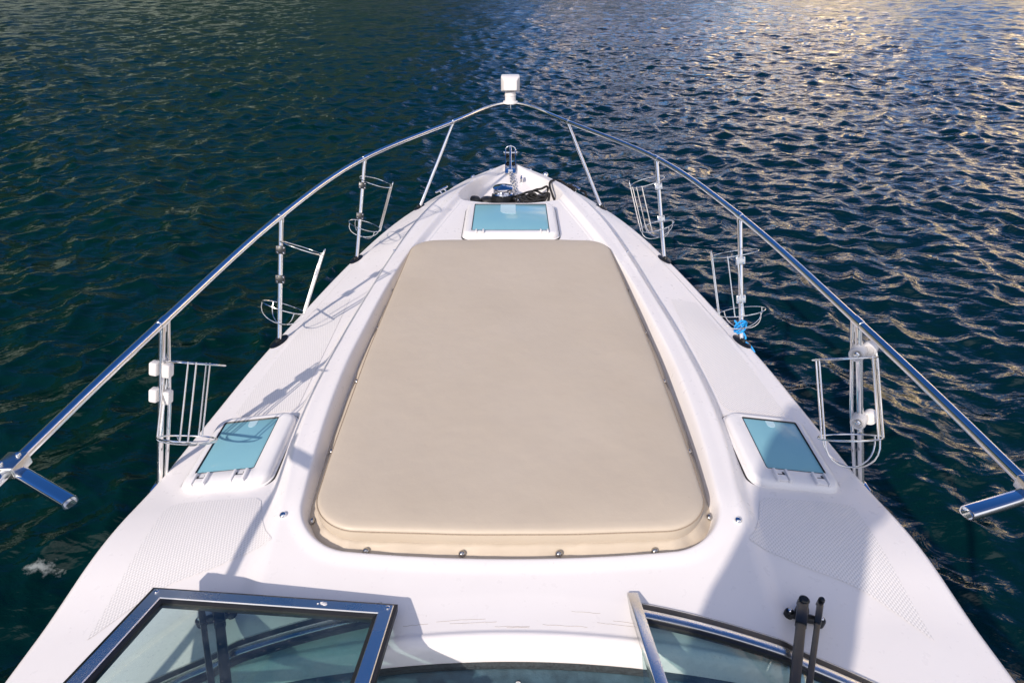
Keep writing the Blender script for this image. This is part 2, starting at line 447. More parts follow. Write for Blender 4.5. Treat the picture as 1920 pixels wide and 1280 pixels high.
# anti-skid panels moulded on the side decks
def skid(side):
    def sheet(xa, xb, fa, fb, nx, ny):
        V = np.zeros((nx, ny, 3))
        for i, x in enumerate(np.linspace(xa, xb, nx)):
            ys = np.linspace(fa(x), fb(x), ny)
            V[i, :, 0] = x * side; V[i, :, 1] = ys; V[i, :, 2] = deck_z(np.full(ny, x), ys) + 0.0014
        Fq = grid_faces(nx, ny)
        if side > 0: Fq = Fq[:, ::-1]
        return onboat(npmesh('anti_skid_panel', V.reshape(-1, 3), Fq[:, ::-1], M['skid']))
    ya = lambda x: float(cub(x, (0.709, 0.85, 1.006, 1.127), (1.307, 1.235, 1.160, 1.03)))
    yf = lambda x: float(np.interp(x, (0.709, 0.742, 0.776, 0.796, 0.808, 0.83, 1.09, 1.115, 1.127), (1.312, 1.35, 1.411, 1.465, 1.495, 1.512, 1.515, 1.505, 1.48)))
    sheet(0.711, 1.127, ya, yf, 130, 90)
    # forward panel, laid along the deck edge
    nx, ny = 70, 160
    V = np.zeros((nx, ny, 3)); ys = np.linspace(2.0, 2.95, ny)
    inn = np.interp(ys, (2.0, 2.03, 2.5, 2.95), (0.86, 0.842, 0.836, 0.835)); out = hw(ys) - 0.115 - 0.03 * np.clip((2.03 - ys) / 0.03, 0, 1)
    for i, t in enumerate(np.linspace(0, 1, nx)):
        x = inn * (1 - t) + out * t
        V[i, :, 0] = x * side; V[i, :, 1] = ys; V[i, :, 2] = deck_z(x, ys) + 0.0014
    Fq = grid_faces(nx, ny)
    if side > 0: Fq = Fq[:, ::-1]
    onboat(npmesh('anti_skid_panel', V.reshape(-1, 3), Fq[:, ::-1], M['skid']))
skid(-1); skid(1)

def crazing():
    rnd = random.Random(9)
    for k in range(9):
        x0 = -0.28 + 0.072 * k + rnd.uniform(-0.03, 0.03); y0 = 1.035 + 0.055 * rnd.random(); L = rnd.uniform(0.05, 0.16)
        P = []
        for q in range(9):
            x = x0 + L * q / 8; y = y0 - 0.02 * ((x / 0.3) ** 2) + rnd.uniform(-0.0010, 0.0010)
            P.append((x, y, dz(x, y) + 0.0002))
        m = MB(); m.tube(P, 0.0005, 5)
        onboat(m.build('hairline_crack', M['piping']))
crazing()

# ------------------------------------------------------------------ hatches
def rrect(x0, x1, y0, y1, r, n=8):
    out = []
    for (cx, cy, a) in ((x1 - r, y1 - r, 0), (x0 + r, y1 - r, 90), (x0 + r, y0 + r, 180), (x1 - r, y0 + r, 270)):
        for k in range(n + 1):
            c = R(a + 90 * k / n); out.append((cx + r * math.cos(c), cy + r * math.sin(c)))
    return out
def ringmesh(loops, cap=False):
    n = len(loops[0]); V = [p for l in loops for p in l]; Fc = []
    for i in range(len(loops) - 1):
        for k in range(n):
            Fc.append((i * n + k, i * n + (k + 1) % n, (i + 1) * n + (k + 1) % n, (i + 1) * n + k))
    if cap: Fc.append(tuple((len(loops) - 1) * n + k for k in range(n)))
    return V, Fc
def hatch(g, m, hgt, label, hinges, catches, plane=None):
    """g: glass x0,x1,y0,y1; m: frame margins left,right,aft,front"""
    cx, cy = (g[0] + g[1]) / 2, (g[2] + g[3]) / 2
    nrm = dn(cx, cy) if plane is None else plane
    zc = dz(cx, cy)
    def S(x, y, h): return (x, y, zc - (nrm.x * (x - cx) + nrm.y * (y - cy)) / nrm.z + h)
    def loop(off, h, r):
        return [S(x, y, h) for (x, y) in rrect(g[0] - m[0] - off, g[1] + m[1] + off, g[2] - m[2] - off, g[3] + m[3] + off, r + off)]
    def gl(off, h, r):
        return [S(x, y, h) for (x, y) in rrect(g[0] - off, g[1] + off, g[2] - off, g[3] + off, r)]
    V, Fc = ringmesh([loop(0.016, -0.03, 0.05), loop(0.016, 0.006, 0.05), loop(0.013, 0.009, 0.05), loop(0.006, 0.009, 0.05), loop(0.006, 0.013, 0.05), loop(0.005, hgt * 0.6, 0.05),
                      loop(-0.002, hgt * 0.88, 0.05), loop(-0.012, hgt, 0.045), gl(0.004, hgt, 0.008), gl(0.001, hgt - 0.002, 0.006), gl(0.0, hgt - 0.012, 0.006)])
    fr = onboat(pymesh('deck_hatch', V, Fc, M['frame'])); sharp(fr, 50); tag(fr, label)
    V, Fc = ringmesh([gl(0.003, hgt - 0.012, 0.006), gl(0.001, hgt - 0.0055, 0.006), gl(-0.004, hgt - 0.004, 0.005)], True)
    pane = pymesh('pane', V, Fc, M['acrylic'], fr); sharp(pane, 30)
    V, Fc = ringmesh([gl(0.003, hgt - 0.006, 0.007), gl(0.003, hgt + 0.0004, 0.007), gl(0.001, hgt + 0.0004, 0.006), gl(0.0, hgt - 0.006, 0.006)])
    pymesh('gasket', V, Fc, M['black'], fr)
    V, Fc = ringmesh([loop(0.017, -0.02, 0.05), loop(0.020, 0.0025, 0.05), loop(0.0155, 0.008, 0.05)])
    pymesh('base_shade_ring', V, Fc, M['black'], fr)  # black ring drawn for the shadow line round the frame's foot
    for x in hinges:                                                # hinges on the aft side of the frame
        b = MB(); y = g[2] - m[2] * 0.55
        for sgn in (-1, 1):
            mt = frame_mat(Vector(S(x + 0.021 * sgn, y, hgt + 0.004)), x=Vector((1, 0, 0)), z=nrm)
            b.box((0.010, m[2] * 0.80, 0.015), mt, 0.003)
        mt = frame_mat(Vector(S(x, y - m[2] * 0.16, hgt + 0.003)), x=Vector((1, 0, 0)), z=nrm)
        b.box((0.030, m[2] * 0.40, 0.008), mt, 0.003)
        h = b.build('hinge', M['frame'], fr)
        b = MB()
        for sgn in (-1, 1):
            b.box((0.004, m[2] * 0.5, 0.003), frame_mat(Vector(S(x + 0.0125 * sgn, y + m[2] * 0.05, hgt + 0.001)), x=Vector((1, 0.15, 0)), z=nrm))
        b.box((0.024, 0.003, 0.003), frame_mat(Vector(S(x, y + m[2] * 0.12, hgt + 0.001)), x=Vector((1, 0, 0)), z=nrm))
        b.build('hinge_gap', M['dashedge'], h)
    for (x, w, d, a) in catches:                                    # handle plate seen through the pane
        out = [(x - w / 2, g[3] - 0.004), (x - w / 2, g[3] - d * 0.45)]
        for k in range(9):
            c = R(180 + 90 * k / 8); rr = min(w * 0.5, d * 0.5)
            out.append((x - w / 2 + rr + rr * math.cos(c), g[3] - d + rr + rr * math.sin(c)))
        if a:
            out += [(x + w / 2, g[3] - d), (x + w / 2, g[3] - 0.004)]
        else:
            for k in range(9):
                c = R(270 + 90 * k / 8); rr = min(w * 0.5, d * 0.5)
                out.append((x + w / 2 - rr + rr * math.cos(c), g[3] - d + rr + rr * math.sin(c)))
            out.append((x + w / 2, g[3] - 0.004))
        V = [S(px, py, hgt - 0.0025) for (px, py) in out] + [S(px, py, hgt - 0.0042) for (px, py) in out]
        n = len(out); Fc = [tuple(range(n))] + [(k, (k + n), (k + 1) % n + n, (k + 1) % n) for k in range(n)]
        pymesh('catch', V, Fc, M['sticker'], fr, smooth=False)
    return fr
hatch((-0.235, 0.235, 3.667, 4.125), (0.045, 0.05, 0.055, 0.03), 0.045, 'large square hatch ahead of the beige sunpad', (-0.185, 0.205), ((-0.015, 0.10, 0.17, True),), Vector((0, 0, 1)))
hatch((-1.088, -0.882, 1.643, 1.919), (0.032, 0.062, 0.070, 0.032), 0.035, 'small hatch on the port side deck, fully sunlit', (-1.055, -0.918), ((-0.975, 0.032, 0.040, False),))
hatch((0.882, 1.088, 1.643, 1.919), (0.062, 0.032, 0.070, 0.032), 0.035, 'small hatch on the starboard side deck, half in shadow', (0.918, 1.055), ((0.985, 0.032, 0.040, False),))

# ------------------------------------------------------------------ sunpad
def pad_outline(n_side=44):
    """outline, counter-clockwise, of the cushion: (x, y)"""
    def side(y): return float(np.interp(y, (1.3, 1.6, 2.3, 3.3, 3.6), (0.596, 0.603, 0.600, 0.564, 0.55)))
    pts = []
    ra, rf = 0.14, 0.13
    ya, yf = 1.322, 3.475
    for k in range(17):                                            # aft starboard corner
        c = R(-90 + 90 * k / 16); pts.append((side(ya + ra) - ra + ra * math.cos(c), ya + ra + ra * math.sin(c) * 1.0))
    for k in range(1, n_side): y = ya + ra + (yf - rf - ya - ra) * k / n_side; pts.append((side(y), y))
    for k in range(17):
        c = R(90 * k / 16); pts.append((side(yf - rf) - rf + rf * math.cos(c), yf - rf + rf * math.sin(c)))
    half = pts
    full = half + [(-x, y) for (x, y) in reversed(half)]
    # straight runs at the two ends, and their slight bow
    out = []
    for (x, y) in full: out.append(Vector((x, y)))
    res = []
    m = len(out)
    for i in range(m):
        a, b = out[i], out[(i + 1) % m]
        k = max(1, int((b - a).length / 0.035))
        for j in range(k): res.append(a.lerp(b, j / k))
    for p in res:
        if p.y < 1.5: p.y += -0.022 * (1 - (p.x / 0.6) ** 2) * (1 - (p.y - 1.322) / 0.178)
        if p.y > 3.3: p.y += 0.022 * (1 - (p.x / 0.56) ** 2) * ((p.y - 3.3) / 0.175)
    return res
OUT = pad_outline()
def offs(pts, d):
    m = len(pts); o = []
    for i in range(m):
        t = (pts[(i + 1) % m] - pts[i - 1]); nrm = Vector((t.y, -t.x)).normalized()
        o.append(pts[i] + nrm * d)
    return o
pad = empty('sunpad_cushion', (0, 2.4, -0.045)); PO = Vector((0, -2.4, 0.045))
tag(pad, 'large beige vinyl sunpad cushion buttoned down into the white foredeck', 'cushion')
def wob(p, a, f): return a * (math.sin(p.x * f + 1.3) * math.sin(p.y * f * 0.8 + 0.4) + 0.5 * math.sin(p.x * f * 2.3 + p.y * f * 1.7))
SN = [at(u, v, -0.02) for (u, v) in ((738, 543), (704, 617), (666, 713), (624, 842), (593, 975), (697, 1017), (872, 1035), (1054, 1035), (1224, 1017), (1321, 972), (1292, 842), (1247, 715), (1209, 624), (1176, 545))]
def cushion():
    ZT = 0.052
    prof = [(0.004, -0.02), (0.005, 0.012), (0.004, 0.030), (0.002, 0.040), (-0.004, 0.046), (-0.012, 0.049), (-0.03, 0.052), (-0.07, 0.055), (-0.12, 0.058)]
    loops = [[Vector((p.x, p.y, z + wob(p, 0.0012, 9))) for p in offs(OUT, d)] for d, z in prof]
    c = Vector((0, 2.4))
    last = offs(OUT, -0.12)
    for t in (0.12, 0.25, 0.4, 0.55, 0.7, 0.85, 0.97):
        loops.append([Vector((p.x * (1 - t), c.y + (p.y - c.y) * (1 - t), 0.058 + 0.007 * t + wob(p.lerp(c, t), 0.0016, 5))) for p in last])
    V, Fc = ringmesh(loops, True)
    o = pymesh('cushion_top', V, Fc, M['vinyl'], pad); o.location = PO
    m = MB(); l = offs(OUT, 0.0045)
    m.tube([(p.x, p.y, 0.0375 + wob(p, 0.0012, 9)) for p in l], 0.0020, 6, closed=True)
    q = m.build('top_seam', M['seam'], pad); q.location = PO
    # skirt, pulled out and down at every snap
    n = len(OUT); loops = []
    for (d, z, k) in ((0.002, 0.001, 0), (0.012, -0.009, 0.4), (0.024, -0.016, 0.8), (0.038, -0.024, 1.0), (0.047, -0.033, 1.0)):
        l = []
        for i, p in enumerate(offs(OUT, d)):
            near = min((Vector((q.x, q.y)) - p).length for q in SN)
            pull = math.exp(-(near / 0.06) ** 2)
            fold = 0.004 * math.sin(i * 0.9) * math.sin(i * 0.23 + 1) + 0.002 * math.sin(i * 2.1) + 0.005 * math.exp(-((near - 0.07) / 0.02) ** 2)
            l.append(Vector((p.x, p.y, z - 0.006 * pull * k + fold * (1 if 0 < k < 1 else 0.25))))
        loops.append(l)
    V, Fc = ringmesh(loops)
    o = pymesh('skirt', V, [f[::-1] for f in Fc][::1], M['vinyl'], pad); o.location = PO
    sd = o.modifiers.new('thick', 'SOLIDIFY'); sd.thickness = 0.002; sd.offset = 0
    m = MB(); m.tube([(p.x, p.y, -0.034) for p in offs(OUT, 0.047)], 0.005, 8, closed=True)
    q = m.build('edge_binding', M['piping'], o)
    for sp_ in SN:
        # on the skirt, nearest outline direction
        best = min(offs(OUT, 0.028), key=lambda p: (p - Vector((sp_.x, sp_.y))).length)
        c = Vector((0, 2.4)); cc = Vector((best.x, best.y, -0.0165))
        out = (best - min(OUT, key=lambda p: (p - best).length)); 
        nrm = Vector((out.x, out.y, 0)).normalized() * 0.6 + Vector((0, 0, 0.8))
        b = MB(); b.lathe([(0.0105, 0), (0.0105, 0.002), (0.009, 0.006), (0.0055, 0.0085), (0.002, 0.0095)], frame_mat(cc, x=Vector((out.y, -out.x, 0)), z=nrm), 14)
        q = b.build('snap', M['snap'], o)
cushion()

# ------------------------------------------------------------------ bow rail
RZ = 0.45
def both(f):
    for sx in (-1, 1): f(sx)
ST = [  # top, foot (starboard side; mirrored for port)
    (Vector((0.406, 4.72, 0.435)), Vector((0.660, 4.46, 0))),
    (Vector((0.855, 3.756, 0.445)), Vector((0.930, 3.55, 0))),
    (Vector((1.052, 2.80, 0.45)), Vector((1.104, 2.60, 0))),
    (Vector((1.143, 1.82, 0.45)), Vector((1.272, 1.69, -0.18))),
]
ctrl = [(1.20, 0.30, 0.02), (1.205, 0.38, 0.30), (1.20, 0.62, 0.44), (1.183, 1.145, RZ), (1.143, 1.82, RZ), (1.052, 2.80, RZ), (0.855, 3.756, 0.445), (0.406, 4.72, 0.435), (0.20, 5.25, 0.415), (0.085, 5.46, 0.405), (0, 5.51, 0.40)]
rail_pts = spline(ctrl, 14)
mir = lambda p, sx: Vector((p[0] * sx, p[1], p[2]))
allp = [mir(p, -1) for p in rail_pts] + [mir(p, 1) for p in reversed(rail_pts[:-1])]
m = MB(); m.tube(allp, 0.0138, 14)
rail = onboat(m.build('bow_rail', M['chrome']))
STP = {}
def stan(sx):
    for i, (t, f) in enumerate(ST):
        t = mir(t, sx); f = mir(f, sx)
        if i < 3: f.z = dz(f.x, f.y) + 0.002
        STP[(i, sx)] = (t, f)
        b = MB(); b.tube([f - (t - f) * 0.02, f.lerp(t, 0.5), t], 0.0112, 12)
        d = (t - f).normalized()
        b.tube([t - d * 0.03, t - d * 0.004], 0.0135, 12)
        if i == 3:                                                  # second, slimmer leg beside the aft stanchion
            off = Vector((-0.024 * sx, 0.012, 0))
            b.tube([f + off * 0.7, (f + off).lerp(t + off, 0.5), t + Vector((-0.004 * sx, 0.035, 0))], 0.0065, 10)
        b.build('stanchion', M['chrome'], rail)
        if i < 3:
            n = Vector((0.12 * sx, 0, 1)).normalized()
            b = MB(); tang = Vector((-(0.30 + 0.1 * (i == 0)) * sx, 1, 0))
            mt = frame_mat(f, x=tang, z=n) @ Matrix.Diagonal((1.5, 0.8, 1, 1))
            b.lathe([(0.040, -0.006), (0.040, 0.003), (0.034, 0.006), (0.016, 0.009), (0.013, 0.022)], mt, 24)
            b.build('base_plate', M['blackmetal'], rail)
        else:                                                       # foot bolted to the side of the hull
            b = MB(); b.box((0.034, 0.07, 0.05), Matrix.Translation((f.x - 0.006 * sx, f.y, f.z + 0.012)), 0.005)
            b.build('base_plate', M['chrome'], rail)
        # weld collar on the rail
        k = min(range(len(rail_pts)), key=lambda j: (mir(rail_pts[j], sx) - t).length)
        k = max(1, min(k, len(rail_pts) - 2))
        c = mir(rail_pts[k], sx); dd = (mir(rail_pts[k + 1], sx) - mir(rail_pts[k - 1], sx)).normalized()
        b = MB(); b.tube([c - dd * 0.022, c + dd * 0.022], 0.0158, 14)
        b.build('rail_collar', M['chrome'], rail)
both(stan)
def handle(sx):
    yc = 1.135 if sx < 0 else 1.058
    a = Vector((1.165 * sx, yc - 0.007, RZ)); e = Vector((0.985 * sx, 1.03, RZ - 0.008)) if sx < 0 else Vector((1.002, 0.998, RZ - 0.008))
    d = (e - a).normalized()
    rd = Vector((0.02 * sx, -1, 0)).normalized()
    b = MB()
    b.box((0.062, 0.050, 0.034), frame_mat(Vector(((1.178 if sx < 0 else 1.186) * sx, yc, RZ + 0.006)), x=rd, z=Vector((0, 0, 1))), 0.005, 3)
    o = b.build('rail_clamp', M['alu'], rail)
    for q in (-1, 1):
        b = MB(); p = Vector(((1.178 if sx < 0 else 1.186) * sx, yc, RZ + 0.0235)) + rd * 0.016 * q + Vector((0.010 * sx * q, 0, 0))
        b.lathe([(0.0062, -0.002), (0.0062, 0.004), (0.005, 0.006), (0.0025, 0.006)], Matrix.Translation(p), 12)
        b.build('clamp_bolt', M['chrome'], rail)
    b = MB()
    L = (e - a).length
    mt = frame_mat(a.lerp(e, 0.5) + Vector((0, 0, -0.004)), x=d, z=Vector((0, 0, 1)))
    # oval tube with an open end
    prof = [(math.copysign(abs(math.cos(c)) ** 0.6, math.cos(c)) * 0.0175, math.copysign(abs(math.sin(c)) ** 0.6, math.sin(c)) * 0.0125) for c in [2 * math.pi * k / 24 for k in range(24)]]
    loops = []
    for (xx, kk) in ((-L / 2, 1), (L / 2 - 0.003, 1), (L / 2, 0.97), (L / 2, 0.8), (L / 2 - 0.02, 0.8)):
        loops.append([mt @ Vector((xx, p[0] * kk, p[1] * kk)) for p in prof])
    V, Fc = ringmesh(loops, True); b.add(V, Fc)
    b.build('grab_tube', M['chrome'], rail)
both(handle)

# searchlight on the tip of the rail
def light():
    o = Vector((0, 5.51, 0.40))
    b = MB()
    b.lathe([(0.060, 0.004), (0.062, 0.010), (0.060, 0.018), (0.045, 0.022)], Matrix.Translation(o), 28)
    b.lathe([(0.044, 0.022), (0.044, 0.062), (0.0465, 0.064), (0.0465, 0.072), (0.044, 0.074), (0.043, 0.098)], Matrix.Translation(o), 28)
    base = onboat(b.build('searchlight', M['plastic']))
    w, h = 0.076, 0.059
    zc = o.z + 0.155
    loops = []
    for (y, kx, ky) in ((0.085, 0.90, 0.88), (0.080, 0.97, 0.96), (-0.010, 1.0, 1.0), (-0.018, 0.985, 0.98), (-0.078, 0.70, 0.66), (-0.082, 0.66, 0.62)):
        loops.append([Vector((o.x + x * kx, o.y + y, zc + zz * ky)) for (x, zz) in rrect(-w, w, -h, h, 0.010, 4)])
    V, Fc = ringmesh(loops, True)
    Fc = [f[::-1] for f in Fc]
    n = len(loops[0]); Fc.append(tuple(range(n)))
    hd = pymesh('lamp_head', V, [f[::-1] for f in Fc], M['plastic'], base); sharp(hd, 25)
    V2, F2 = ringmesh([[Vector((p.x * 0.98, p.y + 0.003, zc + (p.z - zc) * 0.98)) for p in loops[0]], [Vector((p.x * 0.9, p.y + 0.008, zc + (p.z - zc) * 0.9)) for p in loops[0]]], True)
    pymesh('lens', V2, F2, M['glass'], base)
    b = MB(); b.tube([o + Vector((0, -0.02, 0.004)), o + Vector((0.001, -0.03, -0.025)), o + Vector((0.003, -0.028, -0.04))], 0.004, 8)
    b.build('cable', M['wire'], base)
light()

# ------------------------------------------------------------------ fender baskets clamped on the stanchions
def basket(i, sx, top, bot, wpx, ratio, label, clamps, style, bars, hang):
    t, f = STP[(i, sx)]
    rt, rb = ray(*top), ray(*bot)
    d0 = ((t.lerp(f, 0.35)) - CAM).length * (0.985)
    T = CAM + rt * d0
    pl = rt.cross(rb).normalized()
    per = pl.cross(rt).normalized()
    if per.z < 0: per = -per
    n = (per * math.sqrt(1 - ratio ** 2) - rt * ratio).normalized()  # basket axis, pointing up
    # where the axis meets the lower ray
    A = np.array([[n.x, rb.x], [n.y, rb.y], [n.z, rb.z]]); rhs = np.array(T - CAM)
    sol = np.linalg.lstsq(A, rhs, rcond=None)[0]
    B = T - n * sol[0]
    rad = 0.5 * wpx * d0 * (rt.dot(Vector((0, cp, -sp)))) / F
    inb = (Vector((-sx, 0.15, 0)))
    x = (inb - n * inb.dot(n)).normalized(); y = n.cross(x)
    root = empty('fender_basket', B); tag(root, label, 'fender holder', 'wire fender baskets on the bow rail')
    L = -Vector(B)
    def pt(c, a, rr=1.0): return c + (x * math.cos(a) + y * math.sin(a)) * rad * rr
    wr = 0.0025 if i < 3 else 0.0031
    for c in (T, B):
        b = MB(); b.tube([pt(c, 2 * math.pi * k / 40) for k in range(40)], wr, 8, closed=True)
        o = b.build('ring', M['wire'], root); o.location = L
    for a in bars:
        a = R(a); b = MB()
        up = n * (0.02 if style != 'plain' else 0.0)
        b.tube([pt(T, a) + n * 0.004, pt(B, a)], wr, 8)
        o = b.build('upright', M['wire'], root); o.location = L
    # bottom hoops
    for a in (R(20), R(200 - 70)):
        b = MB(); pts = []
        for k in range(15):
            c = math.pi * k / 14
            pts.append(B + (x * math.cos(a) + y * math.sin(a)) * rad * math.cos(c) - n * hang * math.sin(c) ** 0.8)
        b.tube(pts, wr * 0.9, 8)
        o = b.build('bottom_hoop', M['wire'], root); o.location = L
    # long loop standing beside the stanchion and over the rim
    b = MB(); a = 0.0 if i < 3 else math.pi
    e = y * 0.012
    pts = [pt(B, a) + e, pt(T, a) + e, pt(T, a) + e + n * 0.03]
    loop = [pt(B, a) - e, pt(B, a).lerp(pt(T, a), 0.5) - e, pt(T, a) - e + n * 0.012] + [pt(T, a) + n * (0.012 + 0.018 * math.sin(math.pi * k / 6)) - e * math.cos(math.pi * k / 6) for k in range(1, 6)] + [pt(T, a) + e + n * 0.012, pt(B, a).lerp(pt(T, a), 0.5) + e, pt(B, a) + e]
    b.tube(loop, wr * 1.15, 8); o = b.build('mounting_loop', M['wire'], root); o.location = L
    axis = (t - f).normalized()
    side = Vector((-sx, 0, 0)); side = (side - axis * side.dot(axis)).normalized()
    toCam = (CAM - t); toCam = (toCam - axis * toCam.dot(axis)).normalized()
    for (cu, cv) in clamps:
        rc = ray(cu, cv)
        # closest point of the stanchion to this sight line
        w0 = f - CAM; aa, bb, cc = 1.0, axis.dot(rc), 1.0
        dd, ee = axis.dot(w0), rc.dot(w0)
        k = (bb * ee - cc * dd) / (aa * cc - bb * bb)
        c = f + axis * k
        b = MB()
        if style == 'block':
            for q in (-1, 1):
                mt = frame_mat(c + side * 0.021 * q + toCam * 0.004, x=side, z=axis)
                b.box((0.028, 0.034, 0.048), mt, 0.006, 3)
            o = b.build('clamp', M['plastic'], root); o.location = L
        elif style == 'knob':
            ax = (toCam * 0.9 + side * 0.25).normalized()
            for (cen, rr, dp) in ((c + toCam * 0.012 + side * 0.004, 0.025, 0.03), (c - side * 0.034 - toCam * 0.0, 0.024, 0.022)):
                mt = frame_mat(cen, x=axis, z=ax)
                b.lathe([(rr * 0.9, -dp), (rr, -dp * 0.8), (rr, dp * 0.6), (rr * 0.9, dp * 0.75), (rr * 0.72, dp * 0.75), (rr * 0.66, dp * 0.45), (rr * 0.45, dp * 0.45)], mt, 26)
            o = b.build('clamp', M['plastic'], root); o.location = L
            b = MB(); mt = frame_mat(c + toCam * 0.012 + side * 0.004, x=axis, z=ax)
            b.lathe([(0.012, 0.012), (0.012, 0.017), (0.009, 0.021), (0.004, 0.023)], mt, 16)
            q = b.build('knob_bolt', M['chrome'], o)
        else:
            mt = frame_mat(c + toCam * 0.010, x=side, z=axis)
            b.box((0.042, 0.012, 0.038), mt, 0.003)
            mt = frame_mat(c - toCam * 0.010, x=side, z=axis)
            b.box((0.040, 0.012, 0.034), mt, 0.003)
            o = b.build('clamp', M['blackmetal'] if style == 'dark' else M['alu'], root); o.location = L
            b = MB()
            for q in (-1, 1):
                for r_ in (-1, 1):
                    b.lathe([(0.0042, 0), (0.0042, 0.003), (0.002, 0.005)], frame_mat(c + toCam * 0.0155 + side * 0.014 * q + axis * 0.012 * r_, x=side, z=toCam), 10)
            b.build('clamp_bolt', M['chrome'], o)
    # short struts from clamps to the loop
    return root
basket(1, -1, (704.5, 341), (684, 423), 61, 0.20, 'round wire basket on the forward port stanchion, dark square clamps', ((673, 347), (667.5, 404)), 'dark', (8, 25, -20), 0.07)
basket(2, -1, (566, 465.5), (532, 576), 80, 0.07, 'leaning wire basket with tall hooped loop, second from aft to port, dark square clamps', ((523, 468), (516, 522.5)), 'dark', (12, -14, 34), 0.08)
basket(3, -1, (367, 681), (352, 822), 102, 0.01, 'wire basket with four straight bars, held by white block clamps near the port handrail end', ((297, 691), (294, 741)), 'block', (80, 88, -85, -70), 0.02)
basket(1, 1, (1213.5, 341), (1232, 424), 64, 0.20, 'round wire basket on the forward starboard stanchion, bright square clamps', ((1233, 350), (1244, 410)), 'bright', (8, 30, 50, 70), 0.07)
basket(2, 1, (1378, 475), (1391, 584), 85, 0.12, 'wire basket with bright square clamps above the blue rope', ((1396, 488), (1402, 560)), 'bright', (8, 62, 84, -20), 0.08)
basket(3, 1, (1583, 672), (1594, 820), 109, 0.01, 'wire basket held by two round white knobs on the aft starboard stanchion', ((1611, 658), (1614, 785)), 'knob', (10, 20, 165, 172, 125), 0.10)

# ------------------------------------------------------------------ windscreen
BASE = [(x, float(y_base(x))) for x in np.linspace(0.347, 1.04, 26)] + [(1.10, 0.74), (1.135, 0.64), (1.16, 0.48), (1.18, 0.25), (1.19, 0.0), (1.20, -0.5)]
def wind(sx):
    P = [Vector((x * sx, y, 0)) for (x, y) in BASE]
    P = spline(P, 4)
    n = len(P); INW = []
    for i in range(n):
        tt = (P[min(i + 1, n - 1)] - P[max(i - 1, 0)]).normalized()
        w = Vector((tt.y, -tt.x, 0)) * sx
        if w.y > 0.2 or w.x * sx > 0: w = -w
        INW.append((w + Vector((0, -0.35, 0))).normalized())
    zb = [dz(p.x, p.y) if abs(p.x) < 1.09 else -0.09 for p in P]
    zb = [min(z, -0.012) for z in zb]
    up = [w * 0.96 + Vector((0, 0, 0.28)) for w in INW]             # rake of the glass
    def loop(i, a, h):                                              # a along the glass, h out of the glass plane
        nr = (INW[i] * -0.28 + Vector((0, 0, 0.96)))
        return Vector((P[i].x, P[i].y, zb[i])) + up[i] * a + nr * h
    def strip(prof, name, mat, parent=None):
        m = MB(); V = []; Fc = []; k = len(prof)
        for i in range(n):
            for (a, h) in prof: V.append(loop(i, a, h))
        for i in range(n - 1):
            for q in range(k): Fc.append((i * k + q, i * k + (q + 1) % k, (i + 1) * k + (q + 1) % k, (i + 1) * k + q))
        Fc.append(tuple(range(k))); Fc.append(tuple((n - 1) * k + q for q in range(k)))
        m.add(V, Fc); o = m.build(name, mat, parent); 
        bm = bmesh.new(); bm.from_mesh(o.data); bmesh.ops.recalc_face_normals(bm, faces=bm.faces); bm.to_mesh(o.data); bm.free()
        return o
    fr = onboat(strip([(0.030, -0.008), (0.030, 0.012), (0.036, 0.015), (0.058, 0.015), (0.062, 0.012), (0.062, -0.008)], 'windscreen', M['alu']))
    strip([(-0.014, -0.004), (-0.008, 0.004), (0.0, 0.006), (0.0, -0.010)], 'lower_trim', M['alu'], fr)
    strip([(-0.002, -0.008), (-0.002, 0.005), (0.010, 0.010), (0.032, 0.010), (0.032, -0.008)], 'seal', M['black'], fr)
    strip([(0.060, -0.006), (0.060, 0.010), (0.072, 0.007), (0.072, -0.006)], 'inner_seal', M['black'], fr)
    strip([(0.066, -0.002), (0.066, 0.002), (0.50, 0.002), (0.50, -0.002)], 'glass', M['glass'], fr)
    strip([(0.495, -0.010), (0.495, 0.012), (0.525, 0.012), (0.525, -0.010)], 'top_frame', M['alu'], fr)
    # inner post
    m = MB(); i = 0
    a0 = Vector((0.347 * sx, P[0].y, zb[0])); d = Vector((0.006 * sx, -0.253, 0.073)).normalized()
    nr = Vector((0, 0.28, 0.96))
    for (w, off, hh) in ((0.030, 0.0, 0.030),):
        mt = frame_mat(a0 + d * 0.25 + (Vector((-0.012 * sx, 0, 0.004)) if sx > 0 else Vector((0.0, 0, -0.034))), x=Vector((1, 0, 0)), z=nr)
        m.box((0.030, 0.56, 0.034), mt @ Matrix.Rotation(0.0, 4, 'Z'), 0.003, 2)
    o = m.build('post', M['alu'], fr)
    # turn the post into the direction of its rake
    ctr = a0 + d * 0.25
    ang = math.atan2(0.006 * sx, -0.253) 
    o.data.transform(Matrix.Translation(ctr) @ Matrix.Rotation(-(ang - math.atan2(0, -1)), 4, Vector((0, 0.28, 0.96)).normalized()) @ Matrix.Translation(-ctr))
    return fr
wind(-1); wind(1)

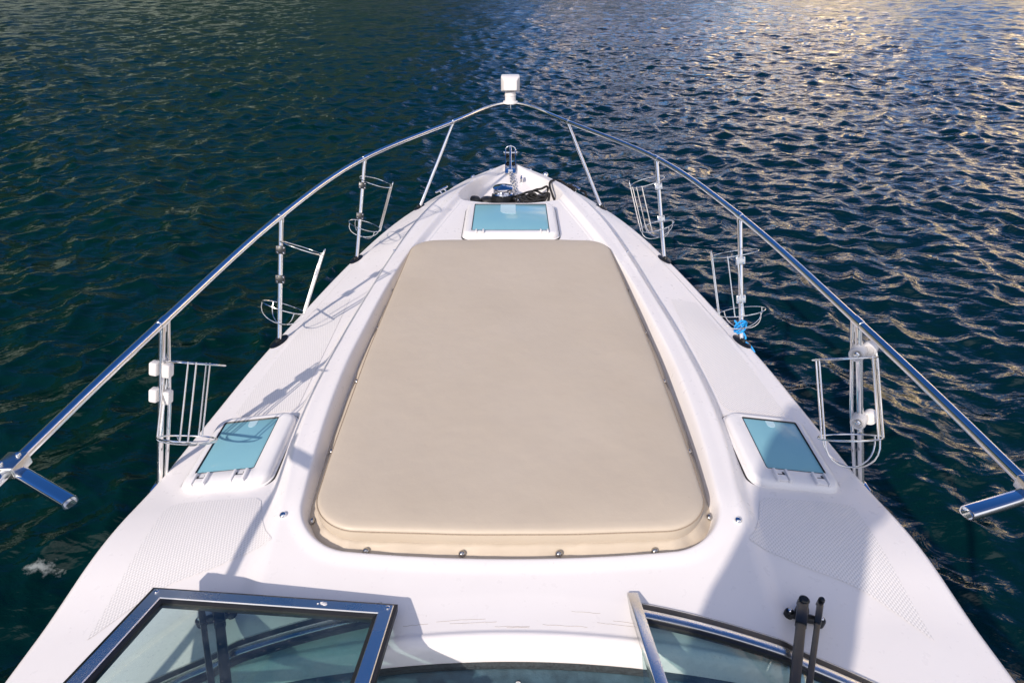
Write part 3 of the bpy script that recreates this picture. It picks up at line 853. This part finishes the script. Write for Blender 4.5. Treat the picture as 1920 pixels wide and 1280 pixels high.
# centre panel swung open over the port window
def open_panel():
    c1 = at(746, 1136, 0.012)                                      # hinge foot
    c2 = at(288, 1104, 0.050)                                       # far lower corner
    hd = Vector((-0.006, -0.253, 0.073)).normalized()
    e1 = (c2 - c1)
    nrm = e1.cross(hd).normalized()
    if nrm.z < 0: nrm = -nrm
    def onplane(u, v):
        r = ray(u, v); k = (c1 - CAM).dot(nrm) / r.dot(nrm); return CAM + r * k
    c3 = onplane(112, 1290); c4 = onplane(700, 1290)
    c3 = c2 + (c3 - c2) * 1.6; c4 = c1 + (c4 - c1) * 1.7
    Q4 = [c1, c2, c3, c4]
    cen = sum(Q4, Vector()) / 4
    def inset(d):
        out = []
        for i in range(4):
            a, b, c = Q4[i - 1], Q4[i], Q4[(i + 1) % 4]
            t1 = (b - a).normalized(); t2 = (c - b).normalized()
            n1 = nrm.cross(t1); n2 = nrm.cross(t2)
            if n1.dot(cen - b) < 0: n1 = -n1
            if n2.dot(cen - b) < 0: n2 = -n2
            s_ = 1 + n1.dot(n2)
            out.append(b + (n1 + n2) * (d / s_))
        return out
    def ringp(prof):
        loops = [[p + nrm * h for p in inset(d)] for (d, h) in prof]
        loops.append(loops[0]); V, Fc = ringmesh(loops); return V, Fc
    def solid(prof, name, mat, parent=None):
        V, Fc = ringp(prof); m = MB(); m.add(V, Fc); o = m.build(name, mat, parent, smooth=False)
        bm = bmesh.new(); bm.from_mesh(o.data); bmesh.ops.remove_doubles(bm, verts=bm.verts, dist=1e-6); bmesh.ops.recalc_face_normals(bm, faces=bm.faces); bm.to_mesh(o.data); bm.free()
        return o
    fr = onboat(solid([(0.008, -0.010), (0.008, 0.008), (0.011, 0.011), (0.042, 0.011), (0.045, 0.008), (0.045, -0.010)], 'windscreen_panel', M['alu']))
    tag(fr, 'centre windscreen panel swung open over the port window')
    solid([(0.0, -0.014), (0.0, 0.006), (0.0085, 0.009), (0.0085, -0.014)], 'outer_gasket', M['black'], fr)
    solid([(0.0445, -0.012), (0.0445, 0.009), (0.054, 0.004), (0.054, -0.012)], 'inner_gasket', M['black'], fr)
    gi = inset(0.050)
    V = [p - nrm * 0.004 for p in gi] + [p for p in gi]
    pymesh('glass', V, [(0, 1, 2, 3), (7, 6, 5, 4), (0, 4, 5, 1), (1, 5, 6, 2), (2, 6, 7, 3), (3, 7, 4, 0)], M['glass'], fr, smooth=False)
    for (q, k) in ((0, 0.022), (1, 0.022)):
        b = MB(); p = inset(k)[q] + nrm * 0.0105
        b.lathe([(0.0055, 0), (0.0055, 0.003), (0.003, 0.004)], frame_mat(p, x=e1, z=nrm), 12)
        b.build('screw', M['chrome'], fr)
    # bird lime on the frame
    b = MB(); pos = inset(0.023)
    for (t, dx, rr) in ((0.275, 0, 0.006), (0.268, 0.004, 0.004), (0.285, -0.003, 0.0035), (0.30, 0.002, 0.002)):
        p = pos[0].lerp(pos[1], t) + nrm * 0.0112 + hd * dx
        b.lathe([(rr, 0), (rr * 0.7, 0.0015), (rr * 0.3, 0.002)], frame_mat(p, x=e1 + hd * 0.4 * e1.length, z=nrm) @ Matrix.Diagonal((1.5, 0.8, 1, 1)), 9)
    b.build('bird_lime', M['plastic'], fr)
    return nrm
open_panel()

def wiper(sx):
    bx, by = 0.785 * sx, 1.068
    z0 = dz(bx, by); n = dn(bx, by)
    b = MB()
    t = Vector((0.92 * 1, -0.30 * sx, 0))                           # bracket lies along the windscreen foot
    a = Vector((bx, by, z0 + 0.012)) - t * 0.040; c = Vector((bx, by, z0 + 0.012)) + t * 0.040
    b.tube([a, a.lerp(c, 0.3), a.lerp(c, 0.7), c], [0.009, 0.012, 0.012, 0.009], 10)
    for p in (a, c):
        b.lathe([(0.013, -0.012), (0.013, 0.006), (0.011, 0.010), (0.006, 0.012)], frame_mat(p, x=t, z=n), 16)
    b.lathe([(0.017, -0.01), (0.017, 0.022), (0.014, 0.03), (0.006, 0.034)], frame_mat(Vector((bx - 0.006 * sx, by + 0.012, z0 + 0.008)), x=t, z=n), 18)
    w = onboat(b.build('wiper', M['blackmetal']))
    for p in (a, c):
        b = MB(); b.lathe([(0.006, 0.010), (0.006, 0.014), (0.003, 0.016)], frame_mat(p, x=t, z=n), 12)
        b.build('bracket_bolt', M['chrome'], w)
    def arm(o, width, name, thick, lean):
        b = MB(); P = []
        s0 = Vector((bx + o * sx, by + 0.018, z0 + 0.040)); 
        d = Vector((lean * sx, -1.0, 0.29)).normalized()
        b.box((width, 0.10, thick), frame_mat(s0 + d * 0.04, y=-d, z=Vector((0, 0.28, 0.96))), 0.004, 2)
        b.box((width * 0.86, 0.46, thick * 0.8), frame_mat(s0 + d * 0.31, y=-d, z=Vector((0, 0.28, 0.96))), 0.004, 2)
        b.lathe([(width * 0.5, -0.012), (width * 0.5, 0.012), (width * 0.35, 0.016)], frame_mat(s0 - d * 0.012, x=t, z=n), 16)
        b.build(name, M['blackmetal'], w)
    arm(-0.004, 0.028, 'wiper_arm', 0.020, -0.53)
    arm(0.042, 0.017, 'link_arm', 0.016, -0.58)
wiper(-1); wiper(1)

# ------------------------------------------------------------------ bow fittings
def cleat(c, ang, L, name='mooring_cleat', z=None, mat='chrome'):
    z0 = dz(c[0], c[1]) if z is None else z; b = MB()
    d = Vector((math.sin(ang), math.cos(ang), 0)); n = dn(c[0], c[1]) if z is None else Vector((0, 0, 1))
    o = Vector((c[0], c[1], z0))
    b.tube([o + n * 0.036 + d * (L / 2) * k for k in (-1, -0.9, -0.5, 0, 0.5, 0.9, 1)], [0.005, 0.009, 0.011, 0.011, 0.011, 0.009, 0.005], 10)
    for k in (-1, 1):
        q = o + d * L * 0.17 * k
        b.tube([q - n * 0.004, q + n * 0.008, q + n * 0.034], [0.017, 0.009, 0.008], 10)
    return onboat(b.build(name, M[mat]))
cl = at(833, 352, -0.11); cr = at(1074, 353, -0.11)
cleat((cl.x, cl.y), R(30), 0.17); cleat((cr.x, cr.y), R(-30), 0.17)
fc = at(978, 341, -0.12); cleat((fc.x, fc.y), R(4), 0.09)
for u, v in ((887, 336), (1022, 338)):
    p = at(u, v, -0.11); z0 = dz(p.x, p.y); b = MB()
    b.lathe([(0.026, -0.006), (0.026, 0.012), (0.024, 0.028), (0.017, 0.040), (0.008, 0.045)], frame_mat(Vector((p.x, p.y, z0)), x=Vector((1, 0, 0)), z=Vector((0, 0, 1))), 20)
    onboat(b.build('navigation_light', M['chrome']))
for sx in (-1, 1):                                                  # pair of fairleads beside the stem
    b = MB(); o = Vector((0.15 * sx, 5.33, dz(0.15, 5.33)))
    b.tube([o + Vector((-0.03 * sx, 0.03, 0)), o + Vector((-0.015 * sx, 0.015, 0.02)), o + Vector((0.02 * sx, -0.02, 0.024)), o + Vector((0.035 * sx, -0.03, 0.0))], [0.008, 0.010, 0.010, 0.006], 10)
    onboat(b.build('fairlead', M['chrome']))
for (u, v) in ((536, 985), (1379, 994), (741, 481), (1175, 485)):
    p = at(u, v, -0.03); z0 = dz(p.x, p.y); b = MB(); k = 1.0 if v > 700 else 0.6
    b.lathe([(0.011 * k, -0.002), (0.011 * k, 0.004), (0.008 * k, 0.008), (0.004 * k, 0.009)], frame_mat(Vector((p.x, p.y, z0)), x=Vector((1, 0, 0)), z=dn(p.x, p.y)), 14)
    onboat(b.build('deck_stud', M['chrome']))

def roller():
    b = MB(); z0 = -0.095
    b.box((0.085, 0.46, 0.006), Matrix.Translation((0, 5.46, z0)), 0.002)
    for sx in (-1, 1):
        pr = [(5.25, 0.0), (5.36, 0.035), (5.50, 0.075), (5.60, 0.10), (5.68, 0.085), (5.69, 0.03), (5.66, -0.01), (5.25, -0.01)]
        V = [Vector((0.0425 * sx + k, y, z0 + z)) for k in (-0.0025, 0.0025) for (y, z) in pr]; n = len(pr)
        Fc = [tuple(range(n)), tuple(range(2 * n - 1, n - 1, -1))] + [(k, k + n, (k + 1) % n + n, (k + 1) % n) for k in range(n)]
        b.add(V, Fc)
    o = onboat(b.build('bow_roller', M['chrome']))
    bm = bmesh.new(); bm.from_mesh(o.data); bmesh.ops.recalc_face_normals(bm, faces=bm.faces); bm.to_mesh(o.data); bm.free()
    b = MB(); mt = frame_mat(Vector((0, 5.645, z0 + 0.045)), x=Vector((0, 1, 0)), z=Vector((1, 0, 0)))
    b.lathe([(0.034, -0.038), (0.034, -0.03), (0.022, 0.0), (0.034, 0.03), (0.034, 0.038)], mt, 20)
    b.build('roller_wheel', M['black'], o)
    b = MB()
    for (y, z) in ((5.58, 0.075), (5.645, 0.045)):
        b.tube([(-0.058, y, z0 + z), (0.058, y, z0 + z)], 0.008, 10)
        for sx in (-1, 1): b.lathe([(0.014, -0.005), (0.014, 0.005), (0.008, 0.008)], frame_mat(Vector((0.054 * sx, y, z0 + z)), x=Vector((0, 1, 0)), z=Vector((sx, 0, 0))), 10)
    # keeper hoop over the top
    b.tube([(-0.042, 5.60, z0 + 0.08)] + [(0.042 * math.cos(math.pi - math.pi * k / 10), 5.62, z0 + 0.09 + 0.03 * math.sin(math.pi * k / 10)) for k in range(11)] + [(0.042, 5.60, z0 + 0.08)], 0.006, 8)
    b.build('roller_pin', M['chrome'], o)
roller()
def anchor():
    b = MB()
    pts = [(0, 5.22, -0.075), (0, 5.45, -0.02), (0, 5.62, 0.015), (0, 5.76, -0.02), (0, 5.86, -0.14), (0, 5.88, -0.30)]
    b.tube(spline(pts, 6), 0.011, 10)
    V = [Vector(p) for p in ((0, 5.92, -0.20), (0.15, 5.70, -0.40), (0, 5.62, -0.52), (-0.15, 5.70, -0.40), (0, 5.90, -0.22), (0.15, 5.68, -0.415), (0, 5.60, -0.535), (-0.15, 5.68, -0.415))]
    b.add(V, [(0, 1, 2), (0, 2, 3), (4, 6, 5), (4, 7, 6), (0, 4, 5, 1), (1, 5, 6, 2), (2, 6, 7, 3), (3, 7, 4, 0)])
    b.lathe([(0.017, -0.018), (0.017, 0.018)], frame_mat(Vector((0, 5.22, -0.072)), x=Vector((0, 1, 0)), z=Vector((1, 0, 0))), 14)
    tag(b.build('anchor', M['chrome']), 'bright steel anchor shank lying in the bow roller', 'anchor')
anchor()
WL = Vector((-0.055, 4.70, 0)); WL.z = dz(WL.x, WL.y)
def windlass():
    b = MB(); T = Matrix.Translation(WL)
    b.lathe([(0.088, -0.01), (0.092, 0.004), (0.090, 0.05), (0.085, 0.075), (0.075, 0.08)], T, 32)
    o = onboat(b.build('windlass', M['blackmetal']))
    b = MB(); b.lathe([(0.055, 0.078), (0.075, 0.084), (0.064, 0.096), (0.060, 0.104), (0.064, 0.112), (0.076, 0.122), (0.078, 0.130), (0.070, 0.137), (0.030, 0.140), (0.020, 0.146), (0.010, 0.147)], T, 36)
    for k in range(8):
        a = 2 * math.pi * k / 8
        b.box((0.012, 0.02, 0.03), T @ Matrix.Rotation(a, 4, 'Z') @ Matrix.Translation((0.066, 0, 0.104)), 0.003)
    b.build('drum', M['chrome'], o)
    for (u, v, r_) in ((914, 378, 0.062), (889, 382, 0.055)):        # rubber foot switches
        p = at(u, v, -0.15); b = MB(); z0 = dz(p.x, p.y)
        b.lathe([(r_, -0.02), (r_, 0.018), (r_ * 0.93, 0.036), (r_ * 0.7, 0.05), (r_ * 0.3, 0.056)], Matrix.Translation((p.x, p.y, z0)), 24)
        onboat(b.build('foot_switch', M['black']))
windlass()
def chain():
    P = [(-0.02, 4.72, WL.z + 0.115), (0.012, 4.80, WL.z + 0.09), (0.012, 4.95, -0.125), (0.008, 5.08, -0.105), (0, 5.21, -0.08)]
    pts = spline([Vector(p) for p in P], 30)
    pts2 = spline([Vector(p) for p in ((0.05, 4.62, WL.z + 0.035), (0.055, 4.74, WL.z + 0.05), (0.045, 4.88, -0.14), (0.03, 5.05, -0.108), (0.004, 5.2, -0.08))], 30)
    b = MB()
    for q in (pts, pts2):
        acc = 0.0; last = q[0]; k = 0
        for i in range(1, len(q)):
            acc += (q[i] - q[i - 1]).length
            if acc > 0.024:
                acc = 0; d = (q[i] - last).normalized(); last = q[i]
                s1 = d.cross(Vector((0, 0, 1))).normalized(); s2 = s1.cross(d)
                w = (s1 + s2).normalized() if k % 2 else (s1 - s2).normalized(); k += 1
                b.tube([q[i] + d * 0.019 * math.cos(a) + w * 0.011 * math.sin(a) for a in [2 * math.pi * j / 12 for j in range(12)]], 0.0042, 6, closed=True)
    tag(b.build('anchor_chain', M['wire']), 'steel chain running from the black windlass to the bow roller', 'chain')
chain()
def rope():
    rnd = random.Random(3); b = MB()
    c = Vector((0.150, 4.66, 0)); pts = []
    for k in range(84):
        a = k * 0.55 + rnd.uniform(-0.18, 0.18); rr = 0.04 + 0.07 * (0.5 + 0.5 * math.sin(k * 0.37)) + 0.012 * rnd.random()
        x = c.x + 0.02 * math.sin(k * 0.11) + rr * 1.15 * math.cos(a); y = c.y + rr * 0.85 * math.sin(a)
        pts.append(Vector((x, y, max(dz(x, y), -0.19) + 0.012 + 0.0008 * k + 0.008 * math.sin(k * 1.7))))
    w = lambda u, v, z: at(u, v, z)
    pts += [w(1004, 356, -0.07), w(1015, 354, -0.06), w(1026, 350, -0.04), w(1028, 364, -0.10), w(1032, 376, -0.12)]
    pts += [w(1041, 380, -0.11), w(1036, 366, -0.03), w(1031, 350, 0.0), w(1032, 341, 0.0), w(1040, 338, -0.03), w(1052, 340, -0.075), w(1064, 347, -0.075)]
    o = Vector((cr.x, cr.y, dz(cr.x, cr.y)))
    d = Vector((math.sin(R(-30)), math.cos(R(-30)), 0)); sd = Vector((d.y, -d.x, 0))
    for k in range(26):
        a = k * 0.75; pts.append(o + d * 0.045 * math.sin(a * 0.5) + sd * 0.024 * math.cos(a) + Vector((0, 0, 0.018 + 0.012 * math.sin(a) + 0.0006 * k)))
    pts += [o + sd * 0.06 - d * 0.02 + Vector((0, 0, 0.0)), o + sd * 0.10 - d * 0.05 + Vector((0, 0, -0.05)), o + sd * 0.11 - d * 0.05 + Vector((0, 0, -0.4))]
    b.tube(spline(pts, 6), 0.0085, 8)
    tag(b.build('mooring_rope', M['blackrope']), 'black mooring rope heaped in the bow well and led to the starboard cleat', 'rope')
rope()
def blue():
    b = MB(); t, f = STP[(2, 1)]
    rnd = random.Random(5)
    c = at(1408, 632, -0.03); k0 = (c - f).dot((t - f).normalized())
    ax = (t - f).normalized(); c = f + ax * max(0.06, k0)
    s1 = Vector((1, 0.2, 0)); s1 = (s1 - ax * s1.dot(ax)).normalized(); s2 = ax.cross(s1)
    pts = []
    for k in range(64):
        a = k * 2 * math.pi / 14
        rr = 0.023 + 0.005 * math.sin(k * 0.7) + 0.003 * rnd.random()
        pts.append(c + s1 * (rr * math.cos(a) - 0.004) + s2 * rr * 0.8 * math.sin(a) + ax * (0.018 * math.sin(a + 0.6 + 0.05 * k) + 0.0005 * k))
    pts += [c + s1 * 0.012 - ax * 0.03 - s2 * 0.012, c + s1 * 0.006 - ax * 0.055 - s2 * 0.02, c + s1 * 0.03 - ax * 0.08 - s2 * 0.03, c + s1 * 0.04 - ax * 0.11 - s2 * 0.045]
    b.tube(spline(pts, 4), 0.0042, 8)
    tag(b.build('rope_coil', M['bluerope']), 'bright blue rope knotted round the foot of a starboard stanchion', 'rope')
blue()

# ------------------------------------------------------------------ the photographer, whose shadow lies on the starboard deck
def person():
    px, py, zf = -0.205, -0.36, -0.10
    root = empty('person', (px, py, zf)); tag(root, 'person in a navy shirt taking the picture, only their shadow reaching the deck', 'person')
    J = {}
    def j(n, x, y, z, r, rz=None): J[n] = (Vector((px + x, py + y, -0.10 + (z + 0.3) * 1.08)), r, rz or r)
    j('pelvis', 0, 0, 0.66, 0.205, 0.17); j('waist', 0, 0, 0.84, 0.205, 0.16); j('chest', 0, 0.0, 1.05, 0.175, 0.14); j('upper', 0, 0.01, 1.19, 0.145, 0.11); j('neck', 0, 0.03, 1.30, 0.058); j('skull', 0, 0.055, 1.39, 0.075, 0.085); j('crown', 0, 0.05, 1.50, 0.078, 0.088)
    E = [('pelvis', 'waist'), ('waist', 'chest'), ('chest', 'upper'), ('upper', 'neck'), ('neck', 'skull'), ('skull', 'crown')]
    for s_, k in ((-1, 'l'), (1, 'r')):
        j(k + 'sh', 0.19 * s_, 0.0, 1.205, 0.066); j(k + 'el', -0.075 if s_ < 0 else 0.25, 0.13 if s_ < 0 else 0.07, 0.93, 0.047); j(k + 'wr', 0.085 * s_, 0.215, 1.09, 0.030); j(k + 'pa', 0.062 * s_, 0.215, 1.165, 0.030, 0.020)
        j(k + 'hip', 0.095 * s_, 0.0, 0.58, 0.098); j(k + 'kn', 0.12 * s_, 0.03, 0.17, 0.060); j(k + 'an', 0.125 * s_, -0.01, -0.22, 0.042); j(k + 'to', 0.14 * s_, 0.16, -0.265, 0.036)
        E += [('upper', k + 'sh'), (k + 'sh', k + 'el'), (k + 'el', k + 'wr'), (k + 'wr', k + 'pa'), ('pelvis', k + 'hip'), (k + 'hip', k + 'kn'), (k + 'kn', k + 'an'), (k + 'an', k + 'to')]
    names = list(J); me = bpy.data.meshes.new('body')
    me.from_pydata([J[n][0] - root.location for n in names], [(names.index(a), names.index(b)) for a, b in E], [])
    o = bpy.data.objects.new('body', me); COL.objects.link(o); o.parent = root
    def skin(o, rad, rootv):
        md = o.modifiers.new('skin', 'SKIN'); md.use_smooth_shade = True
        for i, r_ in enumerate(rad): o.data.skin_vertices[0].data[i].radius = r_
        o.data.skin_vertices[0].data[rootv].use_root = True
        o.modifiers.new('sub', 'SUBSURF').levels = 2; o.modifiers['sub'].render_levels = 2
    skin(o, [(J[n][1], J[n][2]) for n in names], 0)
    m, nt, b = newmat('clothed_body')                               # shirt, trousers and skin by height on the body
    tc = N(nt, 'ShaderNodeTexCoord'); sx = N(nt, 'ShaderNodeSeparateXYZ'); nt.links.new(tc.outputs['Object'], sx.inputs[0])
    mr = N(nt, 'ShaderNodeMapRange'); mr.inputs[1].default_value = 0.0; mr.inputs[2].default_value = 2.0; nt.links.new(sx.outputs[2], mr.inputs[0])
    r = ramp(nt, mr.outputs[0], [(0.0, (0.02, 0.02, 0.02)), (0.04, (0.12, 0.12, 0.12)), (0.53, (0.03, 0.05, 0.10)), (0.84, (0.50, 0.32, 0.24))]); r.color_ramp.interpolation = 'CONSTANT'
    nt.links.new(r.outputs[0], b.inputs['Base Color']); b.inputs['Roughness'].default_value = 0.75
    me.materials.append(m)
    for s_ in (-1, 1):                                              # four curled fingers and a thumb on each side of the camera
        for q in range(5):
            pa = J[('l' if s_ < 0 else 'r') + 'pa'][0]
            if q < 4:
                z = pa.z + 0.048 - 0.017 * q
                P = [pa + Vector((0.004 * s_, -0.01, 0.03 - 0.016 * q)), Vector((px + 0.082 * s_, py + 0.235, z)), Vector((px + 0.078 * s_, py + 0.262, z)), Vector((px + 0.052 * s_, py + 0.272, z))]
            else:
                P = [pa + Vector((0, -0.012, 0.0)), Vector((px + 0.072 * s_, py + 0.195, pa.z + 0.018)), Vector((px + 0.05 * s_, py + 0.190, pa.z + 0.035)), Vector((px + 0.034 * s_, py + 0.192, pa.z + 0.04))]
            fm = bpy.data.meshes.new('finger'); fm.from_pydata([p - root.location for p in P], [(0, 1), (1, 2), (2, 3)], [])
            fo = bpy.data.objects.new('finger', fm); COL.objects.link(fo); fo.parent = root; fm.materials.append(M['skin'])
            skin(fo, [(0.010, 0.010), (0.0095, 0.0095), (0.009, 0.009), (0.0075, 0.0075)], 0)
    b = MB(); c = Vector((px, py + 0.05, 1.82)) - root.location
    b.lathe([(0.099, -0.02), (0.101, 0.02), (0.092, 0.06), (0.066, 0.092), (0.03, 0.106), (0.005, 0.109)], Matrix.Translation(c - Vector((0, 0.012, 0))) @ Matrix.Diagonal((0.93, 1.05, 1, 1)), 24)
    b.build('hair', M['hair'], root)
    b = MB(); cc = Vector((px, py + 0.232, 1.50))
    b.box((0.13, 0.055, 0.09), Matrix.Translation(cc), 0.010, 3); b.box((0.05, 0.04, 0.025), Matrix.Translation(cc + Vector((0, 0, 0.052))), 0.006, 2)
    b.lathe([(0.036, 0.02), (0.036, 0.05), (0.033, 0.055)], frame_mat(cc, x=Vector((1, 0, 0)), z=Vector((0, cp, -sp * 0.4))), 24)
    tag(b.build('camera', M['blackmetal']), 'black camera held at the eye of the person behind the windscreen', 'camera')
person()
m = MB(); m.box((0.9, 0.62, 0.188), Matrix.Translation((-0.2, -0.33, -0.203)), 0.02, 3)
onboat(m.build('helm_step', M['gel']))

# ------------------------------------------------------------------ water
WZ = -1.30
def water():
    def radii():
        r = [0.9]
        while r[-1] < 85: r.append(r[-1] + max(0.018, r[-1] * 0.0046))
        while r[-1] < 7000: r.append(r[-1] * 1.06)
        return np.array(r)
    r = radii()
    a = np.concatenate([np.radians(np.linspace(-66, 66, 900)), np.radians(np.linspace(66, 294, 120))[1:]])
    Rr, A = np.meshgrid(r, a, indexing='ij')
    X = Rr * np.sin(A); Y = Rr * np.cos(A)
    spac = np.maximum(np.maximum(0.018, Rr * 0.0046), Rr * np.where(np.abs(A) < R(66.5), R(132) / 900, R(228) / 120))
    spac = np.where(Rr > 85, Rr * 0.06, spac)
    H = np.zeros_like(X); DX = np.zeros_like(X); DY = np.zeros_like(X)
    rg = np.random.RandomState(11)
    nW = 130
    lam = np.exp(np.linspace(math.log(0.13), math.log(5.0), nW)) * rg.uniform(0.93, 1.07, nW)
    th0 = R(-100)                                                   # the chop runs mostly towards the boat
    slope = 0.58 * (0.34 + np.exp(-(np.log(lam / 0.34) / 0.75) ** 2)) * np.exp(-(lam / 4.5) ** 2) / math.sqrt(nW)
    for L, sl in zip(lam, slope):
        th = R(rg.choice((154.0, 154.0, 26.0, 26.0, 90.0))) + rg.normal(0, 0.36); k = 2 * math.pi / L; ph = rg.uniform(0, 2 * math.pi)
        am = sl / k
        fade = np.clip((L / spac - 2.2) / 2.0, 0, 1)
        # wave groups
        g = 0.65 + 0.5 * np.sin(X * rg.uniform(-1, 1) * k * 0.13 + Y * rg.uniform(-1, 1) * k * 0.13 + rg.uniform(0, 6.28))
        p = k * (X * math.cos(th) + Y * math.sin(th)) + ph
        w = am * fade * g
        H += w * np.sin(p)
        c = am * fade * g * 0.95 * np.cos(p); DX += c * math.cos(th); DY += c * math.sin(th)
    V = np.stack([X + DX, Y + DY, H], -1)
    nr, na = X.shape
    i = np.arange(nr - 1)[:, None] * na + np.arange(na)[None, :]; j = np.arange(nr - 1)[:, None] * na + (np.arange(na)[None, :] + 1) % na
    Fq = np.stack([i, i + na, j + na, j], -1).reshape(-1, 4)
    # last angular column repeats the first
    o = npmesh('water', V.reshape(-1, 3), Fq, M['water']); o.location = (0, 0, WZ)
    tag(o, kind='structure')
water()

def hills(a0, a1, high, col, seed, fade0, fade1, near=150):  # unseen shore; heights and tones shaped for reflections in the water
    az = np.radians(np.linspace(a0, a1, 200)); rr = np.linspace(0, 1, 26)
    A, T = np.meshgrid(az, rr); d = near + 170 * T
    ad = np.degrees(A)
    top = high * (0.75 + 0.16 * np.sin(ad * 0.11 + seed) + 0.09 * np.sin(ad * 0.33 + 2 * seed)) * sst(a0, a0 + fade0, ad) * (1 - sst(a1 - fade1, a1, ad))
    H = top * np.sin(np.minimum(T * 1.25, 1) * math.pi / 2) + 1.6 * np.sin(A * 170 + T * 9) * np.sin(T * 60 + A * 31) * (T > 0.02) - 2.2
    V = np.stack([d * np.sin(A), d * np.cos(A), WZ + H], -1)
    m = plain('hillside', col, 0.9, var=0.45, vscale=0.10)
    tag(npmesh('hills', V.reshape(-1, 3), grid_faces(26, 200)[:, ::-1], m), kind='structure')
hills(-150, 8, 275, (0.009, 0.030, 0.020), 1.7, 25, 26, 340)         # unseen high wooded mountain, added to block blue sky from the water
hills(-130, 6, 40, (0.24, 0.28, 0.21), 1.0, 20, 46)               # dry grass slopes off the port bow
hills(-26, 30, 34, (0.020, 0.035, 0.035), 2.2, 26, 24)              # unseen low dark ridge ahead, added to darken the reflection
hills(8, 125, 38, (0.80, 0.58, 0.30), 0.4, 28, 20)                 # pale sandstone slopes off the starboard bow

# ------------------------------------------------------------------ light, sky, camera
AZ, EL = R(33), R(32)
tosun = Vector((-math.sin(AZ) * math.cos(EL), -math.cos(AZ) * math.cos(EL), math.sin(EL)))
sl = bpy.data.lights.new('sun', 'SUN'); sl.energy = 4.6; sl.angle = R(0.8); sl.color = (1.0, 0.88, 0.77)
so = bpy.data.objects.new('sun', sl); COL.objects.link(so)
so.rotation_euler = (-tosun).to_track_quat('-Z', 'Y').to_euler(); so.location = (-3, -5, 6)

w = bpy.data.worlds.new('World'); scn.world = w; w.use_nodes = True
nt = w.node_tree; bg = nt.nodes['Background']
sky = N(nt, 'ShaderNodeTexSky'); sky.sky_type = 'NISHITA'; sky.sun_disc = False
sky.sun_elevation = EL; sky.sun_rotation = math.atan2(tosun.x, tosun.y)
sky.air_density = 1.0; sky.dust_density = 0.15; sky.ozone_density = 6.0
tc = N(nt, 'ShaderNodeTexCoord')
sep = N(nt, 'ShaderNodeSeparateXYZ'); nt.links.new(tc.outputs['Generated'], sep.inputs[0])
mp = N(nt, 'ShaderNodeMapping'); mp.inputs['Scale'].default_value = (2.2, 2.2, 6.0); nt.links.new(tc.outputs['Generated'], mp.inputs['Vector'])
no = N(nt, 'ShaderNodeTexNoise', Scale=2.4, Detail=7.0, Roughness=0.6); nt.links.new(mp.outputs[0], no.inputs['Vector'])
cl_ = ramp(nt, no.outputs['Fac'], [(0.50, 0.0), (0.58, 1.0)])
# low warm clouds off the starboard bow, added for golden glints on the water
lo = ramp(nt, sep.outputs[2], [(0.0, 1.0), (0.22, 0.8), (0.40, 0.0)])
az = N(nt, 'ShaderNodeVectorMath', operation='DOT_PRODUCT'); nt.links.new(tc.outputs['Generated'], az.inputs[0]); az.inputs[1].default_value = (math.sin(R(48)), math.cos(R(48)), 0)
azr = ramp(nt, az.outputs['Value'], [(0.60, 0.0), (0.90, 1.0)])
def mul(a, b):
    m_ = N(nt, 'ShaderNodeMath', operation='MULTIPLY')
    for i_, s_ in enumerate((a, b)):
        if isinstance(s_, float): m_.inputs[i_].default_value = s_
        else: nt.links.new(s_, m_.inputs[i_])
    return m_.outputs[0]
fac = mul(mul(cl_.outputs[0], lo.outputs[0]), azr.outputs[0])
# broad white cloud astern, out of view, added as fill light for the shade
no2 = N(nt, 'ShaderNodeTexNoise', Scale=2.2, Detail=6.0, Roughness=0.5); nt.links.new(tc.outputs['Generated'], no2.inputs['Vector'])
as_ = N(nt, 'ShaderNodeVectorMath', operation='DOT_PRODUCT'); nt.links.new(tc.outputs['Generated'], as_.inputs[0]); as_.inputs[1].default_value = (0.25, -0.90, 0.36)
fac2 = mul(ramp(nt, no2.outputs['Fac'], [(0.36, 0.0), (0.55, 1.0)]).outputs[0], ramp(nt, as_.outputs['Value'], [(0.18, 0.0), (0.45, 0.9)]).outputs[0])
m2 = N(nt, 'ShaderNodeMixRGB'); m2.inputs[2].default_value = (13.4, 13.2, 14.2, 1)
nt.links.new(fac2, m2.inputs[0]); tint = N(nt, 'ShaderNodeMixRGB', blend_type='MULTIPLY'); tint.inputs[0].default_value = 1.0; tint.inputs[2].default_value = (0.38, 0.80, 1.28, 1)
nt.links.new(sky.outputs[0], tint.inputs[1]); nt.links.new(tint.outputs[0], m2.inputs[1])
mx = N(nt, 'ShaderNodeMixRGB'); mx.inputs[2].default_value = (66.0, 46.0, 23.0, 1)
nt.links.new(fac, mx.inputs[0]); nt.links.new(m2.outputs[0], mx.inputs[1])
nt.links.new(mx.outputs[0], bg.inputs[0]); bg.inputs[1].default_value = 0.10

cam = bpy.data.cameras.new('camera_view'); co = bpy.data.objects.new('viewpoint', cam); COL.objects.link(co)
co.location = CAM; co.rotation_euler = (R(90) - PITCH, 0, 0)
cam.sensor_width = 36.0; cam.sensor_fit = 'HORIZONTAL'; cam.lens = F / 1920.0 * 36.0
cam.shift_x = (960 - CU) / 1920.0
cam.clip_start = 0.02; cam.clip_end = 20000
scn.camera = co
vs = scn.view_settings; vs.view_transform = 'Standard'; vs.look = 'None'; vs.exposure = -0.04; vs.gamma = 1.0
scn.cycles.max_bounces = 10; scn.cycles.transparent_max_bounces = 16
